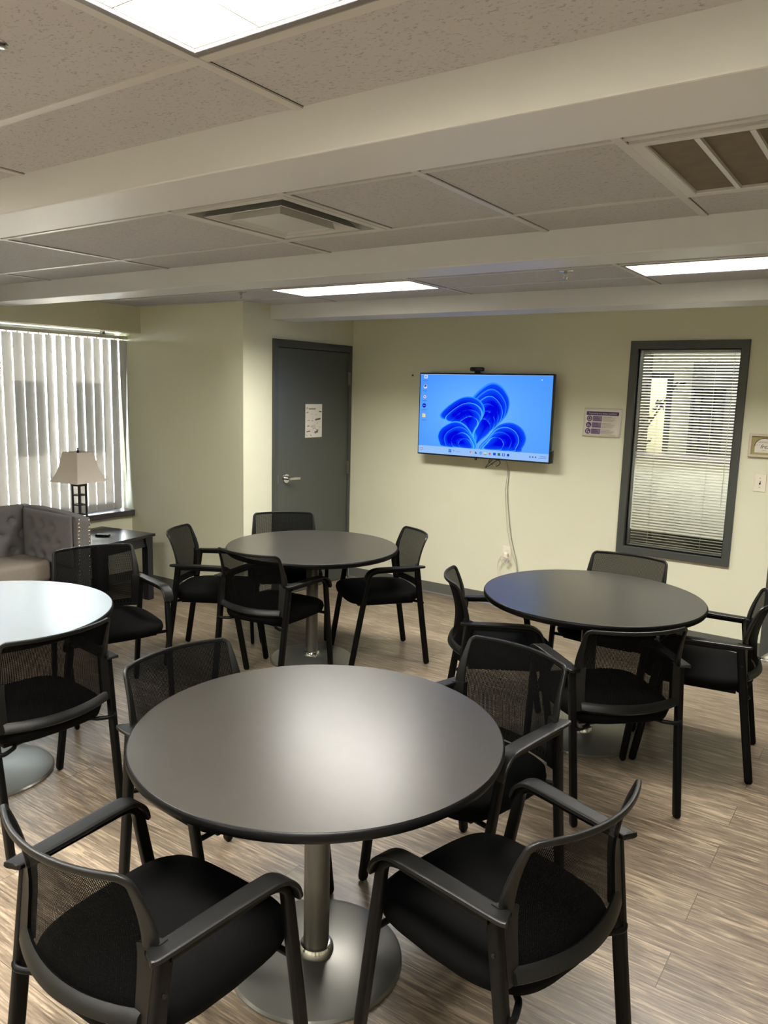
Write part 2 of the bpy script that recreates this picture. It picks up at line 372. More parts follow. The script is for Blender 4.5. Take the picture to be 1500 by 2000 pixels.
# ------------------------------------------------------------------ outside the left window
ext = MB().box((-14, -12, -.6), (-5.95, 14, -.5)).build('ground_outside', mat('concrete', srgb(190, 186, 178), .9, noise=.1, nscale=2)); struct(ext)
bld = tag(empty('brick_building', (-10, 6.5, -.5)), 'red brick building seen through the vertical blinds', 'building')
MB().box((-.3, -1.0, 0), (0, .95, 2.95)).build('wall', brick_mat(), bld)
MB().box((-.34, -1.04, 2.95), (.04, .99, 3.02)).build('coping', M_beam, bld)
for y in (-.75, .15): MB().box((-.02, y, 1.2), (.02, y+.5, 2.2)).build('window', M_trimgrey, bld)

# left window: frame, glass, sill
win = struct(empty('window_1', (XW-.16, 2.2, .64)))
b = MB(); y0, y1 = .3-2.2, Y2-2.2
b.frame(y0, y1, 0, 1.48, .05, .03, -.03, ax='x')
for yy in (.55, -.75): b.box((-.028, yy, .048), (.028, yy+.05, 1.432))
b.build('window_frame', mat('alu', srgb(150, 150, 150), .4, metal=.6), win)
MB().box((-.003, y0, 0), (.003, y1, 1.48)).build('glass', M_glass, win)
MB().box((-.12, y0, -.045), (.205, y1, .0), .004).build('window_sill', mat('sill', srgb(66, 62, 66), .22, spec=.6, noise=.1, nscale=40), win)

# vertical blind
vb = tag(empty('vertical_blind', (XW-.006, 2.222, 2.072)), 'vertical blind with grey vanes hanging in the bright left window', 'blind')
hr = MB(); hr.box((-.022, -1.88, -.003), (.022, 1.950, .024), .003).build('headrail', M_vinyl_wht, vb)
for y in (-1.2, -.25, .70, 1.72): MB().box((-.018, y-.012, .024), (.018, y+.012, .048)).build('mounting_bracket', M_hinge, vb)
random.seed(3)
nv = 46; cols = [-20]*46
for i in range(nv):
    y = 1.955-.042-.0835*i
    a0 = R(-16+random.uniform(-5.5, 5.5)); a1 = R(-11+random.uniform(-5.5, 5))
    if i == 0: a0, a1 = R(-6), R(-68)
    if i in (5, 6, 7, 8): a0 -= R(6)
    v = MB(); w = .0445; rows = 10; vs = []; fs = []
    sw = random.uniform(-.004, .004)
    for j in range(rows+1):
        t = j/rows; a = a0*(1-t)+a1*t; z = -.012-1.40*t
        for k in (-1, 0, 1):
            vs.append((k*w*math.sin(a)+sw*t+(0.006*math.cos(a) if k == 0 else 0), y+k*w*math.cos(a)-(.006*math.sin(a) if k == 0 else 0), z))
    for j in range(rows):
        for k in range(2): fs.append((j*3+k, j*3+k+1, j*3+k+4, j*3+k+3))
    v.add(vs, fs); o = v.build('vane', M_vane, vb, smooth=60)
    if i < 18: MB().box((-.005, y-.005, -.014), (.005, y+.005, -.002)).build('vane_clip', M_white, o)

# ------------------------------------------------------------------ door 1 (grey door with lever)
DY0, DY1, DT = 4.492, 5.500, 2.082
d1 = struct(empty('door_1', (XD, 5.0, 0)))
b = MB(); f = .058
b.frame(DY0-5, DY1-5, 0, DT, (f, f-.02, f, f), .018, 0, bottom=False, ax='x')
b.build('door_frame', M_trimgrey, d1)
MB().box((-.002, DY0+f-5, .004), (.0, DY1-.036-5, DT-f)).build('door_gap', M_gap, d1)
MB().box((.0, DY0+f+.004-5, .012), (.0075, DY1-.04-5, DT-f-.005), .001).build('door_leaf', M_door, d1)
h = MB(); h.T = Matrix.Translation((.008, 4.645-5, .985))
def disc(b, r, t, n=32, x=0): 
    vs = [(x, r*math.cos(2*PI*i/n), r*math.sin(2*PI*i/n)) for i in range(n)]+[(x+t, .9*r*math.cos(2*PI*i/n), .9*r*math.sin(2*PI*i/n)) for i in range(n)]
    b.add(vs, [(i, (i+1) % n, n+(i+1) % n, n+i) for i in range(n)]+[tuple(range(n, 2*n))])
disc(h, .040, .012); h.tube([(.01, 0, 0), (.055, 0, 0)], .012)
h.sweep(cr([(.050, -.018, .002), (.056, .0, .002), (.058, .05, .0), (.052, .118, -.004)], 6), rrect(.022, .012, .005), up=(1, 0, 0))
h.build('door_handle', M_chrome, d1, smooth=True)
b = MB(); b.box((0, DY0+f-.012-5, .95), (.020, DY0+f-.002-5, 1.02)); b.build('strike_plate', M_hinge, d1)
for z in (.30, 1.02, 1.80):
    b = MB(); b.box((.006, DY1-.052-5, z-.055), (.021, DY1-.028-5, z+.055), .002); b.tube([(.024, DY1-.040-5, z-.055), (.024, DY1-.040-5, z+.055)], .006); b.build('hinge', M_hinge, d1)

# door 2, at the right edge
d2 = struct(empty('door_2', (-.2, YT, 0)))
b = MB(); b.frame(-.505, .505, 0, DT, f, -.018, 0, bottom=False); b.build('door_frame', M_trimgrey, d2)
MB().box((-.445, -.0075, .012), (.445, 0, DT-f-.004)).build('door_leaf', M_door, d2)
MB().box((-.52, -.05, 0), (.52, .0, .008), .002).build('threshold', M_chrome, d2)

# ------------------------------------------------------------------ interior window on the screen wall
w2 = struct(empty('window_2', (-1.3275, YT, 1.342)))
b = MB(); X0, X1, Z0, Z1 = -1.7133+1.3275, -.9423+1.3275, .5891-1.342, 2.0946-1.342; q = .052
b.frame(X0, X1, Z0, Z1, q, -.02, 0)
i0, i1, j0, j1 = WX0+1.3275, WX1+1.3275, WZ0-1.342, WZ1-1.342
b.frame(i0-.0005, i1+.0005, j0-.0005, j1+.0005, .006, -.0205, .12, ch=.0005)
b.build('window_frame', M_trimgrey, w2)
b = MB(); s_ = .012
b.frame(i0+.005, i1-.005, j0+.005, j1-.005, s_, .016, .034, ch=.001)
b.build('glazing_bead', M_tv, w2)
MB().box((i0, .024, j0), (i1, .028, j1)).build('glass', M_glass, w2)
# horizontal mini blind behind the glass
mbd = tag(empty('mini_blind', (-1.3265, YT+.075, 2.03)), 'white horizontal mini blind half open behind the interior window', 'blind')
MB().box((-.318, -.014, -.012), (.318, .014, .012), .002).build('headrail', M_vinyl_wht, mbd)
M_slat = mat('slat_white', srgb(226, 222, 208), .35, spec=.5)
b = MB(); n = 66; sp = .0205
for i in range(n):
    z = -.024-sp*i; a = R(17 if i < 62 else 4)
    pts = [(-.0125, 0), (-.006, .0012), (.0, .0017), (.006, .0012), (.0125, 0)]
    row = [(p*math.cos(a)-q_*math.sin(a), p*math.sin(a)+q_*math.cos(a)) for p, q_ in pts]
    vs = [(-.314, y, z+zz) for y, zz in row]+[(.314, y, z+zz) for y, zz in row]
    b.add(vs, [(k, k+1, 6+k, 5+k) for k in range(4)])
b.build('slats', M_slat, mbd, smooth=60)
MB().box((-.314, -.011, -.024-sp*n-.004), (.314, .011, -.024-sp*n+.006), .002).build('bottom_rail', M_slat, mbd)
for x in (-.19, .17):
    MB().tube([(x, -.014, -.01), (x, -.014, -.024-sp*n)], .0011, 6).build('ladder_cord', M_white, mbd)
MB().tube([(.285, -.018, -.02), (.283, -.018, -1.05)], .0022, 6).build('lift_cord', M_white, mbd)

# the room behind the interior window
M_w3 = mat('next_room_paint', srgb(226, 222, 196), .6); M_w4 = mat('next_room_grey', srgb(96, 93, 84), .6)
YN = 8.6
b = MB(); b.box((-4.5, YN, 0), (-2.50, YN+.1, 2.6)).box((-2.50, YN, 1.93), (-2.23, YN+.1, 2.6)).box((-2.23, YN, 0), (1, YN+.1, 2.6)).box((-4.6, YT+.12, 0), (-4.5, YN+.1, 2.6)).box((1, YT+.12, 0), (1.1, YN+.1, 2.6))
struct(b.build('wall_next_room', M_w3))
b = MB(); b.box((-4.6, YT+.141, -.12), (1.1, 10.2, 0)); struct(b.build('floor_next_room', M_floor))
b = MB(); b.box((-4.6, YT+.141, 2.6), (1.1, 10.2, 2.7)); struct(b.build('ceiling_next_room', M_vent))
b = MB(); b.box((-3.2, 10.1, 0), (-1.5, 10.2, 2.6)).box((-3.2, YN+.1, 0), (-3.1, 10.1, 2.6)).box((-1.6, YN+.1, 0), (-1.5, 10.1, 2.6)); struct(b.build('wall_hall', M_w3))
b = MB(); b.frame(-2.56, -2.19, 0, 1.97, .06, YN-.02, YN, bottom=False); struct(b.build('trim_7', M_trimgrey))
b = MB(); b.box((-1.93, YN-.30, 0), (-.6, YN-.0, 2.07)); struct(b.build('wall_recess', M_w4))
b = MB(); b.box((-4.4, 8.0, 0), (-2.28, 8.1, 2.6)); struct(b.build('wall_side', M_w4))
cn = tag(empty('reception_counter', (-1.9, 7.0, 0)), 'white counter with grey ledge in the room behind the interior window', 'counter')
MB().box((-1.2, 0, .52), (1.6, .12, 1.17)).build('front_panel', mat('counter_white', srgb(236, 234, 226), .35), cn)
MB().box((-1.2, .05, 0), (1.6, .12, .52)).build('toe_panel', M_darkwood, cn)
MB().box((-1.2, -.04, 1.17), (1.6, .35, 1.20), .004).build('ledge', mat('ledge_grey', srgb(120, 108, 116), .3), cn)
def ceiling_lamp(rect, z, strength, label, group, divs, name='ceiling_light', dz=.012, col=(1, .965, .905, 1)):
    x0, x1, y0, y1 = rect; cx, cy = (x0+x1)/2, (y0+y1)/2; hx, hy = (x1-x0)/2, (y1-y0)/2
    t = tag(empty(name, (cx, cy, z)), label, 'light', group)
    b = MB(); w = .012
    b.frame(-hx-.004, hx+.004, -hy-.004, hy+.004, w+.004, -.006, .02, ch=.001, ax='z')
    b.build('light_frame', M_lightframe, t)
    MB().quad((-hx+w, -hy+w, dz), (-hx+w, hy-w, dz), (hx-w, hy-w, dz), (hx-w, -hy+w, dz)).build('diffuser', emit('troffer_glow_%d' % int(strength*10), col, strength), t)
    if divs > 1:
        b = MB(); zt = dz-.002
        for i in range(1, divs): xx = -hx+2*hx*i/divs; b.box((xx-.0012, -hy+w, .001), (xx+.0012, hy-w, zt))
        rows = 2 if hy < .2 else 3
        for i in range(1, rows): yy = -hy+2*hy*i/rows; b.box((-hx+w, yy-.0012, .0015), (hx-w, yy+.0012, zt-.001))
        b.frame(-hx+w-.001, hx-w+.001, -hy+w-.001, hy-w+.001, .002, .001, zt, ch=.0005, ax='z')
        b.build('louver', M_louver, t)
    return t
ceiling_lamp((-1.9, -.7, 6.1, 6.7), 2.59, NEXT_ROOM, 'ceiling light panel of the room behind the interior window', None, 1, dz=.001)
ceiling_lamp((-2.6, -2.0, 9.0, 9.6), 2.59, NEXT_ROOM, 'ceiling light panel of the hall seen through the far doorway', None, 1, dz=.001)
# dark slatted rack and leafy plant in there
rk = tag(empty('wall_rack', (-1.75, YN-.30, 1.17)), 'dark rack of small slots on the far wall behind the mini blind', 'rack')
b = MB(); b.box((-.15, -.05, 0), (.15, 0, .02)).box((-.15, -.05, .62), (.15, 0, .64)).box((-.15, -.05, 0), (-.135, 0, .64)).box((.135, -.05, 0), (.15, 0, .64)); b.build('rack_frame', M_tv, rk)
b = MB()
for i in range(6): b.box((-.14, -.05, .10*i+.06), (.14, 0, .10*i+.10))
for i in (-.06, .06): b.box((i-.008, -.05, 0), (i+.008, 0, .64))
b.build('shelves', M_black, rk)
pl = tag(empty('indoor_tree', (-2.36, 7.6, 0)), 'dark leafy indoor tree seen at left behind the mini blind', 'plant')
MB().lathe([(.0, 0), (.14, 0), (.18, .30), (.16, .30), (.15, .27), (0, .27)], 24).build('pot', mat('pot', srgb(70, 60, 50), .6), pl)
b = MB(); b.tube(cr([(0, 0, .27), (.03, .0, .8), (.0, .02, 1.3), (.12, 0, 1.75)], 5), .018, 8)
b.tube(cr([(.0, 0, 1.0), (.2, .0, 1.4), (.46, .02, 1.86)], 5), .010, 6); b.tube(cr([(.0, 0, .9), (-.1, .0, 1.3), (-.2, .02, 1.6)], 5), .010, 6)
b.build('trunk', mat('bark', srgb(60, 48, 36), .9), pl, smooth=True)
random.seed(5); b = MB()
for i in range(420):
    a = random.uniform(0, 2*PI); rad = .34*random.random()**.6; z = random.uniform(.9, 1.85); x, y = rad*math.cos(a)-.12, rad*math.sin(a)
    if random.random() < .12: x = random.uniform(.1, .5); z = 1.25+x*1.25; y = 0
    l = random.uniform(.05, .10); d = Vector((random.uniform(-1, 1), random.uniform(-1, 1), random.uniform(-.8, .5))).normalized()*l; s_ = d.cross(Vector((random.random(), random.random(), 1))).normalized()*l*.22
    p = Vector((x, y, z)); b.add([tuple(p), tuple(p+d*.5+s_), tuple(p+d), tuple(p+d*.5-s_)], [(0, 1, 2, 3)])
fo = b.build('foliage', mat('leaf', srgb(38, 46, 30), .6), pl)

# ------------------------------------------------------------------ ceiling things
near_l = 'recessed ceiling light with grid louvre '
LB = ['bright recessed ceiling light at the top left, nearest to the viewer', 'recessed ceiling light between the far beams, left one above the grey door', 'recessed ceiling light between the far beams, right one above the interior window',
      'recessed ceiling light near the left window, out of view', 'recessed ceiling light behind the viewer, middle', 'recessed ceiling light behind the viewer, right', 'recessed ceiling light behind the viewer, left']
for i, rc in enumerate(LIGHTS):
    ceiling_lamp(rc, ZC, TROFFER, LB[i], 'recessed ceiling lights', 6, dz=.066)
# square air diffuser
x0, x1, y0, y1 = VENT; v = tag(empty('air_diffuser', ((x0+x1)/2, (y0+y1)/2, ZC)), 'white stepped square air diffuser in the ceiling between two beams', 'vent')
hx, hy = (x1-x0)/2, (y1-y0)/2
def ring(b, ox, oy, ix, iy, zo, zi, cy=0):
    o_ = [(-ox, -oy+cy, zo), (ox, -oy+cy, zo), (ox, oy+cy, zo), (-ox, oy+cy, zo)]; i_ = [(-ix, -iy+cy, zi), (ix, -iy+cy, zi), (ix, iy+cy, zi), (-ix, iy+cy, zi)]
    b.add(o_+i_, [(k, (k+1) % 4, 4+(k+1) % 4, 4+k) for k in range(4)])
b = MB(); ring(b, hx+.004, hy+.004, hx-.028, hy-.028, -.006, -.006); ring(b, hx-.028, hy-.028, hx-.024, hy-.024, -.006, .05); ring(b, hx+.004, hy+.004, hx+.004, hy+.004, -.006, 0.01); b.build('outer_frame', M_vent, v)
b = MB(); ring(b, hx-.070, hy-.070, hx-.078, hy-.078, -.012, -.012); ring(b, hx-.078, hy-.078, hx-.125, hy-.125, -.012, .03); ring(b, hx-.070, hy-.070, hx-.118, hy-.118, -.012, .03); b.build('louver_ring', M_vent, v)
b = MB(); ring(b, hx-.138, hy-.138, hx-.146, hy-.146, -.018, -.018); ring(b, hx-.146, hy-.146, hx-.158, hy-.158, -.018, -.012); ring(b, hx-.158, hy-.158, .001, .001, -.012, -.010); ring(b, hx-.138, hy-.138, hx-.15, hy-.15, -.018, .02); b.build('centre_plate', M_vent, v)
MB().quad((-hx, -hy, .10), (hx, -hy, .10), (hx, hy, .10), (-hx, hy, .10)).build('duct', mat('duct_grey', srgb(120, 118, 108), .6), v)
# return grille
x0, x1, y0, y1 = GRILLE; v = tag(empty('return_grille', ((x0+x1)/2, (y0+y1)/2, ZC)), 'air return grille with dusty brown filter panels in the ceiling at right', 'vent')
hx, hy = (x1-x0)/2, (y1-y0)/2; b = MB(); w = .036
b.frame(-hx-.004, hx+.004, -hy-.004, hy+.004, (w, w, .024, .034), -.008, .004, ax='z')
px_ = -hx+.036+.1
k = -hx+w
while k < hx-.15:
    k += .1085; b.box((k, -hy+.02, -.008), (k+.013, hy-.03, .002)); k += .013
b.build('grille_frame', M_vent, v)
MB().box((-hx+.01, -hy+.01, .002), (hx-.01, hy-.01, .012)).build('filter_panel', M_filter, v)
# sprinkler heads
def sprinkler(x, y, label):
    t = tag(empty('sprinkler_head', (x, y, ZC)), label, 'sprinkler', 'ceiling sprinkler heads')
    MB().lathe([(.0, -.003), (.034, -.003), (.038, 0)][::-1]+[(0, -.003)], 28).build('escutcheon', M_chrome, t, smooth=True)
    b = MB(); b.lathe([(.010, 0), (.010, -.014), (.006, -.018)], 12); b.tube([(.008, 0, -.014), (.011, 0, -.028), (.002, 0, -.042)], .0018, 6); b.tube([(-.008, 0, -.014), (-.011, 0, -.028), (-.002, 0, -.042)], .0018, 6)
    b.tube([(0, 0, -.016), (0, 0, -.04)], .0022, 6); b.build('body', M_chrome, t)
    b = MB()
    for i in range(12):
        a = 2*PI*i/12; c_, s_ = math.cos(a), math.sin(a); b.add([(.004*c_-.002*s_, .004*s_+.002*c_, -.043), (.004*c_+.002*s_, .004*s_-.002*c_, -.043), (.017*c_+.003*s_, .017*s_-.003*c_, -.041), (.017*c_-.003*s_, .017*s_+.003*c_, -.041)], [(0, 1, 2, 3)])
    b.lathe([(0, -.045), (.006, -.044), (.006, -.042)], 12); b.build('deflector', M_chrome, t)
sprinkler(-3.774, 3.773, 'chrome sprinkler head left of the left far ceiling light')
sprinkler(-1.546, 3.826, 'chrome sprinkler head between the two far ceiling lights')
sprinkler(-1.490, .838, 'chrome sprinkler head at the left edge near the closest ceiling light')

# ------------------------------------------------------------------ round tables
def table(x, y, label, rz=0, cx=0, cy=0):
    t = tag(empty('round_table', (x, y, 0), rz), label, 'table', 'round cafe tables')
    r = .533
    MB().disk(r-.0045, .7385, 96).build('tabletop', M_tabletop, t, smooth=True)
    MB().lathe([(0, .7360), (r-.0045, .7360), (r-.0045, .7386), (r-.002, .7376), (r+.0015, .732), (r+.002, .722), (r-.001, .713), (r-.006, .709), (r-.02, .708), (0, .708)], 96).build('edge_band', M_edge, t, smooth=50)
    b = MB()
    for i in range(4):
        b.T = Matrix.Rotation(R(45+90*i), 4, 'Z'); b.box((.02, -.016, .685), (.36, .016, .708), .003)
    b.T = Matrix.Identity(4); b.lathe([(0, .70), (.07, .70), (.07, .68), (0, .68)], 32); b.build('top_support', M_black, t)
    MB().lathe([(.0385, .02), (.0385, .69)], 40).build('column', M_silver, t, smooth=True)
    MB().lathe([(.0385, .056), (.047, .054), (.052, .045), (.054, .030)], 40).build('collar', M_chrome, t, smooth=True)
    MB().lathe([(0, .032), (.07, .030), (.13, .023), (.24, .016), (.256, .013), (.262, .006), (.262, .0005), (0, .0005)], 96).build('base_plate', M_silver, t, smooth=35)
    return t
table(-1.330, 1.638, 'round dark grey table in the foreground, largest in the picture')
table(-1.235, 3.652, 'round dark grey table at right in front of the interior window', R(20))
table(-3.032, 3.648, 'round dark grey table near the grey door', R(35))
table(-3.195, 1.645, 'round dark grey table at the left edge, top shining with window light', R(10))

# ------------------------------------------------------------------ chairs (local: faces +y)
ZT, ZB = .808, .472
def yside(z):
    return -.186-.050*(max(0, z-.62)/.188)**1.7-.012*(max(0, .60-z)/.13)
def sag(z): return .050+.008*(z-ZB)/.33
def backpt(x, z, off=0):
    w = .213; u = max(-1, min(1, x/w)); return (x, yside(z)-sag(z)*(1-u*u)+off, z)
def halfw(z):
    W0 = .200+.013*(z-ZB)/(ZT-ZB); r = .022
    if z > ZT-r: W0 = W0-r+math.sqrt(max(0, r*r-(z-(ZT-r))**2))
    if z < ZB+.012: W0 = W0-.012+math.sqrt(max(0, .012**2-(ZB+.012-z)**2))
    return W0
def build_chair():
    t = empty('guest_chair')
    # seat cushion
    def outline(k, grow):
        pts = []
        N = 56
        for i in range(N):
            a = 2*PI*i/N; e = .42
            cx_ = abs(math.cos(a))**e*(1 if math.cos(a) >= 0 else -1); cy_ = abs(math.sin(a))**e*(1 if math.sin(a) >= 0 else -1)
            y = .012+cy_*(.228+grow); hw = (.236 if y > 0 else .236-.028*(min(1, -y/.22))**1.5)+grow
            x = cx_*hw
            if cy_ > .9: y += .012*(1-(x/.24)**2)
            if cy_ < -.9: y -= .016*(1-(x/.22)**2)
            pts.append((x, y, k))
        return pts
    L_ = [(.408, -.035), (.410, -.010), (.418, .0), (.438, .006), (.456, .002), (.468, -.012), (.475, -.045), (.479, -.11)]
    vs = []; fs = []; N = 56
    for z, gr in L_: vs += outline(z, gr)
    vs += [(0, .01, .480), (0, .01, .407)]; n1 = len(vs)-2
    for l in range(len(L_)-1):
        for i in range(N): j = (i+1) % N; fs.append((l*N+i, l*N+j, (l+1)*N+j, (l+1)*N+i))
    for i in range(N): j = (i+1) % N; fs.append(((len(L_)-1)*N+i, (len(L_)-1)*N+j, n1)); fs.append((j, i, n1+1))
    MB().add(vs, fs).build('seat', M_fabric, t, smooth=60)
    b = MB(); b.box((-.19, -.17, .394), (.19, .19, .409), .004); b.tube(cr([(-.232, -.218, .405), (-.215, -.222, .398), (-.17, -.20, .398), (-.12, -.17, .40), (.12, -.17, .40), (.17, -.20, .398), (.215, -.222, .398), (.232, -.218, .405)], 5), .0085, 10)
    b.tube([(-.255, .175, .405), (.255, .175, .405)], .0085, 10); b.build('seat_frame', M_black, t, smooth=True)
    # legs
    sec = rrect(.026, .036, .008)
    for s in (-1, 1):
        p = [(s*.2265, -.262, .0), (s*.2267, -.2605, .004), (s*.227, -.258, .014), (s*.2305, -.214, .32), (s*.236, -.176, .600), (s*.2365, -.172, .632)]
        MB().sweep(p, sec, up=(0, 1, 0), scale=[.5, .8, 1, 1, 1, 1]).build('leg', M_black, t, smooth=True)
        pth = [(s*.247, .2475, 0), (s*.247, .247, .004), (s*.2475, .245, .014), (s*.256, .197, .30)]+cr([(s*.264, .152, .560), (s*.2645, .140, .596), (s*.263, .118, .615), (s*.260, .088, .622)], 4)+[(s*.245, -.170, .621)]
        ups = []
        b = MB(); P = [Vector(q_) for q_ in pth]; sc2 = rrect(.024, .030, .007); m = len(sc2); vv = []; ff = []
        for i, p_ in enumerate(P):
            tt = (P[min(i+1, len(P)-1)]-P[max(i-1, 0)]).normalized(); sd = Vector((1, 0, 0)); nm = tt.cross(sd).normalized(); sd = nm.cross(tt)
            kx = .5 if i == 0 else (.8 if i == 1 else 1); kn = kx*(1.15-.45*min(1, max(0, (i-3)/5)))
            for a, c_ in sc2: vv.append(tuple(p_+sd*a*kx+nm*c_*kn))
        for i in range(len(P)-1):
            for k in range(m): ff.append((i*m+k, i*m+(k+1) % m, (i+1)*m+(k+1) % m, (i+1)*m+k))
        ff += [tuple(range(m)), tuple((len(P)-1)*m+k for k in range(m))[::-1]]
        b.add(vv, ff).build('leg', M_black, t, smooth=True)
        # armrest pad wrapping over the front bend
        path = cr([(s*.236, -.212, .637), (s*.240, -.190, .636), (s*.248, -.06, .637), (s*.258, .06, .638), (s*.263, .118, .633), (s*.267, .156, .606), (s*.268, .171, .566)], 5)
        P = path; n = len(P); vv = []; ff = []; sc2 = [(a_, b_) for a_, b_ in rrect(1, 1, .2, 4)]; m = len(sc2)
        for i, p_ in enumerate(P):
            u = i/(n-1); tt = (P[min(i+1, n-1)]-P[max(i-1, 0)]).normalized(); sd = Vector((1, 0, 0)); nm = sd.cross(tt).normalized(); sd = tt.cross(nm)
            wd = .042+.012*math.sin(min(1, u*1.35)*PI/2)
            if u < .06: wd *= .55+.45*u/.06
            if u > .95: wd *= 1-.25*(u-.95)/.05
            th = .0135 if u < .8 else .0135-.004*(u-.8)/.2
            if i == 0: th *= .5
            for a, c_ in sc2: vv.append(tuple(p_+sd*a*wd+nm*c_*th))
        for i in range(n-1):
            for k in range(m): ff.append((i*m+k, i*m+(k+1) % m, (i+1)*m+(k+1) % m, (i+1)*m+k))
        ff += [tuple(range(m)), tuple((n-1)*m+k for k in range(m))[::-1]]
        MB().add(vv, ff).build('armrest', M_plastic, t, smooth=True)
    # back: plastic frame, side wings, lower band; woven mesh panel as a sub-part
    b = MB()
    zs = [ZB+.004, ZB+.02]+[ZB+.02+(ZT-.03-ZB-.02)*i/10 for i in range(1, 11)]+[ZT-.03+.03*math.sin(PI/2*i/6) for i in range(1, 6)]
    right = [(halfw(z), z) for z in zs]; hwT = halfw(ZT-.001)
    top = [(hwT-2*hwT*i/16, ZT) for i in range(17)]
    left = [(-x, z) for x, z in right][::-1]
    loop = [backpt(x, z) for x, z in right+top+left]
    P = [Vector(p) for p in loop]; n = len(P); vv = []; ff = []; sc2 = rrect(1, 1, .22, 3); m = len(sc2)
    for i, p_ in enumerate(P):
        tt = (P[min(i+1, n-1)]-P[max(i-1, 0)]).normalized(); nm = Vector((-2*sag(.7)*p_.x/(.213**2), 1, .0)).normalized()*-1; sd = tt.cross(nm).normalized(); nm = sd.cross(tt)
        wd = .015 if p_.z > ZT-.02 else .015+.019*min(1, (ZT-.02-p_.z)/.12)
        for a, c_ in sc2: vv.append(tuple(p_+sd*(a*wd+(wd-.015)*.5*1)+nm*c_*.011))
    for i in range(n-1):
        for k in range(m): ff.append((i*m+k, i*m+(k+1) % m, (i+1)*m+(k+1) % m, (i+1)*m+k))
    ff += [tuple(range(m)), tuple((n-1)*m+k for k in range(m))[::-1]]
    b.add(vv, ff)
    # lower band
    vv = []; ff = []; nb = 24
    for i in range(nb+1):
        x = -.206+.412*i/nb; z0 = ZB-.006-.006*(1-(x/.206)**2)
        for z, off in ((z0, -.010), (z0, .004), (z0+.034, .004), (z0+.040, -.004), (z0+.030, -.016), (z0+.010, -.020)):
            q_ = backpt(x, z, off); vv.append(q_)
    for i in range(nb):
        for k in range(6): ff.append((i*6+k, i*6+(k+1) % 6, (i+1)*6+(k+1) % 6, (i+1)*6+k))
    ff += [tuple(range(6)), tuple(nb*6+k for k in range(6))[::-1]]
    b.add(vv, ff)
    # wings to the rear legs
    for s in (-1, 1):
        vv = []; ff = []; zz = [.468, .50, .54, .58, .62, .645]
        for z in zz:
            yl = -.172-(.63-z)*.135; xl = s*(.2365-(.63-z)*.018); yi = yside(z)
            xi = s*.190
            dpt = .016 if z < .64 else .010
            vv += [(xi, yi-.014, z), (xi, yi+.008, z), (xl-s*.004, yl+dpt, z), (xl-s*.004, yl-dpt, z)]
        for i in range(len(zz)-1):
            for k in range(4): ff.append((i*4+k, i*4+(k+1) % 4, (i+1)*4+(k+1) % 4, (i+1)*4+k))
        ff += [(0, 1, 2, 3), tuple((len(zz)-1)*4+k for k in range(4))]
        b.add(vv, ff)
        b.T = Matrix.Translation((s*.249, -.185, .545)) @ Matrix.Rotation(R(90), 4, 'Y'); b.lathe([(0, -.002), (.005, -.002), (.005, .0025), (0, .003)], 10); b.T = Matrix.Identity(4)
    bk = b.build('backrest', M_plastic, t, smooth=50)
    vv = []; ff = []; rows = 22; cols_ = 24
    for j in range(rows+1):
        z = ZB+.012+(ZT-.004-ZB-.012)*j/rows; hw = halfw(z)-.003
        for i in range(cols_+1): vv.append(backpt(-hw+2*hw*i/cols_, z, .004))
    for j in range(rows):
        for i in range(cols_): k = j*(cols_+1)+i; ff.append((k, k+1, k+cols_+2, k+cols_+1))
    MB().add(vv, ff).build('mesh_panel', M_mesh, bk, smooth=60)
    return t
CH = [  # x, y, heading (deg), label
 (-1.324, 1.050, -.5, 'black mesh-back armchair in the bottom left corner, back to the viewer'),
 (-.733, 1.626, 76.7, 'black mesh-back armchair at bottom right, nearest right of the foreground table'),
 (-1.139, 2.208, 166.5, 'black mesh-back armchair behind the foreground table at its right, facing the viewer'),
 (-1.748, 1.668, -93.7, 'black mesh-back armchair behind the foreground table at its left, mostly hidden by it'),
 (-.983, 3.150, 45.1, 'black mesh-back armchair at the right table with its back to the viewer'),
 (-.735, 3.814, 97.4, 'black mesh-back armchair at the right edge of the picture, seen from its side'),
 (-1.277, 4.106, -182, 'black mesh-back armchair behind the right table, under the interior window'),
 (-1.607, 3.420, -58.8, 'black mesh-back armchair left of the right table, in front of the wall below the screen'),
 (-2.984, 3.240, 5.2, 'black mesh-back armchair in front of the table near the door, back to the viewer'),
 (-2.742, 3.966, 142.1, 'black mesh-back armchair right of the table near the door, seen from its side'),
 (-3.552, 3.328, -57.8, 'black mesh-back armchair left of the table near the door, beside the short grey-green wall'),
 (-3.535, 3.968, -133, 'black mesh-back armchair behind the table near the door, standing before the door'),
 (-2.752, 1.587, 87.1, 'black mesh-back armchair in front of the shining left table, back to the viewer'),
 (-3.440, 2.449, 251.4, 'black mesh-back armchair between the shining left table and the sofa, facing the viewer'),
]
proto = build_chair()
for i, (x, y, a, lb) in enumerate(CH):
    o = proto if i == 0 else copy_tree(proto)
    o.location = (x, y, 0); o.rotation_euler = (0, 0, R(a)); tag(o, lb, 'chair', 'black mesh armchairs at the round tables')

